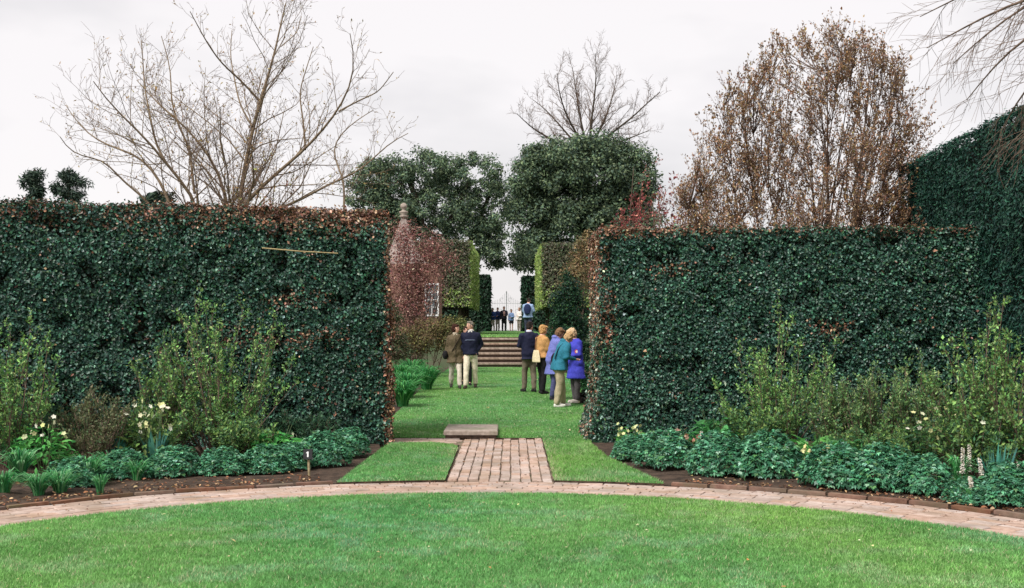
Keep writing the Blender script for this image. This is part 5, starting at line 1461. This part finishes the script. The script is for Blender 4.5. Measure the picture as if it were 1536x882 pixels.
    # hair
    if hairst == 'short': hs = [sph(hc + [0, .018, .026], (.082, .094, .096)), sph(hc + [0, .05, -.035], (.066, .058, .055)), sph(hc + [0, -.035, .082], (.062, .05, .032))]
    elif hairst == 'bob': hs = [sph(hc + [0, .032, .03], (.092, .094, .102)), sph(hc + [0, .045, -.035], (.088, .07, .085)), sph(hc + [.068, .022, -.01], (.026, .05, .07)), sph(hc + [-.068, .022, -.01], (.026, .05, .07)), sph(hc + [0, -.04, .088], (.068, .048, .030))]
    else: hs = [sph(hc + [0, .04, -.02], (.07, .066, .07)), sph(hc + [0, .0, .06], (.088, .106, .066)), loft([((0, -.12, hc[2] + .04), (.07, 0, 0), (0, .055, 0)), ((0, -.115, hc[2] + .052), (.068, 0, 0), (0, .055, 0))], 14)]
    V, F = remesh([pf(headx, v, f) for v, f in hs], .011, 1)
    V = V + np.c_[sn(V, 45, seed + 11, 2), sn(V, 45, seed + 12, 2), sn(V, 45, seed + 13, 2)] * .013
    add('cap' if hairst == 'cap' else 'hair', mk_mesh('hair', V, F, None, True), cmat(hair), t)
    # clothing details and things that move with the wearer
    for e in extras:
        if e[0] == 'strap':      # diagonal strap: shoulder side s to the opposite hip
            s, colr, side = e[1], e[2], e[3]
            a = np.linspace(0, 2 * math.pi, 28)[:-1]
            pts = np.c_[s * .10 * np.cos(a) * 1.75 , (.150 * bulk) * np.sin(a), 1.18 + .30 * np.cos(a)]
            pts[:, 0] = s * .17 * np.cos(a)
            pts = bend(pts) * k; pts = np.concatenate([pts, pts[:1]])
            V, F = tubes(pts[None], np.full((1, len(pts)), .012), 5); add('bag_strap', mk_mesh('bag_strap', V, F, None, True), cmat(colr), t)
        if e[0] == 'bag':
            c, r, colr, nm = e[1], e[2], e[3], e[4]
            V, F = remesh([pf(bend, *sph(c, np.array(r) * 1.12, 16, 10)), pf(bend, *box(c[0] - r[0] * .8, c[0] + r[0] * .8, c[1] - r[1] * .75, c[1] + r[1] * .75, c[2] - r[2] * .9, c[2] + r[2] * .8))], .014, 3)
            add(nm, mk_mesh(nm, V, F, None, True), cmat(colr), t)
        if e[0] == 'tote':
            c, r, colr, nm = e[1], e[2], e[3], e[4]
            V, F = loft([((c[0], c[1], c[2] + r[2] * q_), (r[0] * w_, 0, 0), (0, r[1] * w_, 0)) for q_, w_ in ((-1, .92), (-.9, 1.05), (-.2, 1.0), (.6, .8), (1.0, .62))], 4)
            V[:, :2] = (V[:, :2] - np.array(c)[:2]) @ np.array([[.7071, .7071], [-.7071, .7071]]) * [1.3, .8] + np.array(c)[:2] if False else V[:, :2]
            add(nm, mk_mesh(nm, *pf(bend, V, F)), cmat(colr), t)
        if e[0] == 'zip':
            pts = np.array([(0, -.155 * bulk, e[2] + .02), (0, -.150 * bulk, .95), (0, -.150 * bulk, 1.2), (0, -.142 * bulk, 1.36)])
            V, F = tubes(smooth_path(bend(pts) * k, 10)[None], np.full((1, 10), .007), 5); add('zip', mk_mesh('zip', V, F), cmat(e[1]), t)
        if e[0] == 'pattern':     # a thin pale stripe knitted across the chest
            pts = np.array([(-.13, -.118 * bulk, 1.24), (-.06, -.147 * bulk, 1.245), (0, -.152 * bulk, 1.245), (.06, -.147 * bulk, 1.245), (.13, -.118 * bulk, 1.24)])
            V, F = tubes(smooth_path(bend(pts) * k, 12)[None], np.full((1, 12), .006), 5); add('chest_stripe', mk_mesh('chest_stripe', V, F), cmat(e[1]), t)
        if e[0] == 'loop':
            pts = bend(np.array(e[1])) * k; p_ = smooth_path(pts, 16)
            V, F = tubes(p_[None], np.full((1, 16), e[3]), 5); add(e[4], mk_mesh(e[4], V, F, None, True), cmat(e[2]), t)
        if e[0] == 'hood':
            V, F = remesh([pf(bend, *sph((0, .075, 1.475), (.105, .07, .055))), pf(bend, *sph((0, .03, 1.465), (.115, .085, .04)))], .013, 3)
            add('hood', mk_mesh('hood', V, F, None, True), cmat(e[1], .75), t)
        if e[0] == 'badge':
            c, nrm, r = np.array(e[1]), unit(np.array(e[2], float)), e[3]
            A = unit(np.cross(nrm, [0, 0, 1.0])); B = np.cross(nrm, A); aa = np.arange(16) * 2 * math.pi / 16
            def disc_(r0, off): 
                o = c + nrm * off
                return loft([(o - nrm * .004, A * r0, B * r0), (o + nrm * .002, A * r0, B * r0)], 16)
            b_ = add('badge', mk_mesh('badge', *pf(bend, *disc_(r, 0))), cmat('#c23a3a'), t)
            add('badge_centre', mk_mesh('badge_centre', *pf(bend, *disc_(r * .62, .004))), cmat('#e8d4cc'), b_)
    return t

def stand(x, D_, z=None): return (gx(x, D_), D_, float(zlawn(D_)) + .004 if z is None else z)
PI = math.pi
# walking couple
person('person in an olive brown hip-length jacket and pale trousers walking beside the navy pullover', stand(683, 31.7), .10, 1.70, True, '#5e523e', .68, '#c6bcae', '#35302c', '#3a2018', 'bob', (.26, -.20), ('hang', 'swing'),
       hyaw=.95, hpitch=-.02, lean=.03, collar='#b8ac98', extras=(('strap', 1, '#2a221c', 0), ('bag', (-.27, .02, .90), (.07, .09, .11), '#1c1a1c', 'shoulder_bag'), ('zip', '#3c3428', .70)), seed=1, bulk=1.12)
person('grey-haired person in a navy pullover with white collar and cream trousers, hands in pockets', stand(706, 31.6), -.10, 1.79, False, '#181b30', .86, '#d6cab4', '#3a2c24', '#7a7268', 'short', (-.16, .24), ('pocket', 'pocket'),
       hyaw=-.75, collar='#e6e0da', seed=2, bulk=1.08, extras=(('pattern', '#8a94b0'),))
person('person in black clothes almost hidden behind the navy pullover', stand(699, 33.2), .1, 1.64, True, '#1a1a1e', .84, '#161618', '#18161a', '#3c2c22', 'short', (.2, -.15), ('hang', 'hang'), seed=3)
# standing group on the right
person('person in a navy jacket and grey-brown trousers seen from behind, left of the tan jacket', stand(794, 30.2), PI + .35, 1.80, False, '#191c34', .80, '#6e6456', '#1c1a1a', '#2a2320', 'short', (.10, -.06), ('read', 'pocket'),
       hyaw=-.9, hpitch=.15, lean=.04, collar='#b8c0d0', seed=4, bulk=1.16)
person('person in a tan jacket and black trousers with a cream shoulder bag', stand(813, 29.6), PI - .85, 1.72, True, '#b68a58', .90, '#1a191c', '#1c1a1c', '#b98e5c', 'bob', (.08, -.06), ('fold', 'fold'),
       hyaw=-.2, hpitch=.18, lean=.03, extras=(('tote', (.0, .20, .95), (.14, .05, .15), '#d8c8a6', 'shoulder_bag'), ('loop', [(.02, .21, 1.09), (.05, .19, 1.28), (.10, .08, 1.47), (.12, -.06, 1.42)], '#6a4630', .012, 'bag_strap')), seed=5, bulk=1.06)
person('person in a lavender blue hooded jacket with brown curly hair, looking down', stand(830, 27.9), PI / 2 + .35, 1.72, True, '#6a70b0', .60, '#4a4c70', '#2c2a34', '#7a5e46', 'bob', (.06, -.05), ('read', 'read'),
       lean=.20, hpitch=.38, extras=(('hood', '#6e74b4'), ('bag', (-.20, .02, .98), (.08, .11, .13), '#16161a', 'shoulder_bag')), seed=6, bulk=1.2)
person('fair-haired person in a teal jacket, khaki trousers and white trainers', stand(839, 26.1), PI / 2 + .25, 1.70, True, '#2a6f84', .82, '#a89c80', '#d8d4cc', '#b4946c', 'bob', (.12, -.07), ('read', 'read'),
       lean=.30, hpitch=.40, extras=(('hood', '#2a6f84'), ('loop', [(-.12, .16, 1.05), (-.13, .17, 1.28), (-.12, .05, 1.47), (-.11, -.12, 1.40), (-.12, -.14, 1.2)], '#16323c', .014, 'bag_strap')), seed=7, bulk=1.3, legw=1.2)
person('person in a royal blue coat with a round red badge, next to the hedge end', stand(864, 27.0), -1.0, 1.72, True, '#3f42ae', .56, '#5a5458', '#b8b0a8', '#c8ac88', 'bob', (.04, -.04), ('fold', 'bent'),
       lean=.12, hyaw=-.1, hpitch=.35, extras=(('badge', (.21, -.10, 1.20), (1, -.6, .1), .05),), seed=8, bulk=1.25)
# top of the steps
person('person in a pale blue jacket with a navy backpack at the top of the steps', stand(792, 53.0), PI - .3, 1.74, False, '#8aa0c0', .84, '#3a3f50', '#2a2a2c', '#2c2420', 'short', (.06, -.06), ('fold', 'fold'), vox=.018,
       lean=.12, hpitch=.2, extras=(('bag', (-.02, .20, 1.20), (.15, .09, .21), '#1e2748', 'backpack'),), seed=9, bulk=1.2)
ZT = 1.395
for x, D_, yaw, h, fem, topc, trc, hr, hst, skirt, lab in (
    (739, 86.0, .2, 1.68, True, '#2c4478', '#d6cdbf', '#4a3a2c', 'short', None, 'far person in a blue jacket and pale trousers, leftmost of those by the gate'),
    (746.5, 87.0, -.2, 1.72, False, '#26335c', '#b8b0a8', '#3c2c22', 'short', None, 'far person in a dark blue jacket, second from the left by the gate'),
    (756, 85.5, .1, 1.78, False, '#33303a', '#2a2a30', '#4a3628', 'short', None, 'tallest far person, dressed in black, in the middle by the gate'),
    (779, 83.0, -.5, 1.66, True, '#dcd4d0', '#8a8078', '#8a6a50', 'bob', None, 'far person in a white top at the right end of the group by the gate'),
    (767, 84.0, -.3, 1.55, True, '#7c94bc', '#26242c', '#6a4a34', 'short', .62, 'far person in a light blue jacket and dark skirt by the gate')):
    person(lab, (gx(x, D_), D_, ZT), yaw, h, fem, topc, .84, trc, '#b8b0a8' if fem else '#222222', hr, hst, (.04, -.04), ('fold', 'hang'), vox=.022, skirt=skirt, seed=int(x), bulk=1.1, extras=(('bag', (0, -.14, 1.25), (.08, .03, .12), '#c8a098', 'scarf'),) if x == 756 else ())
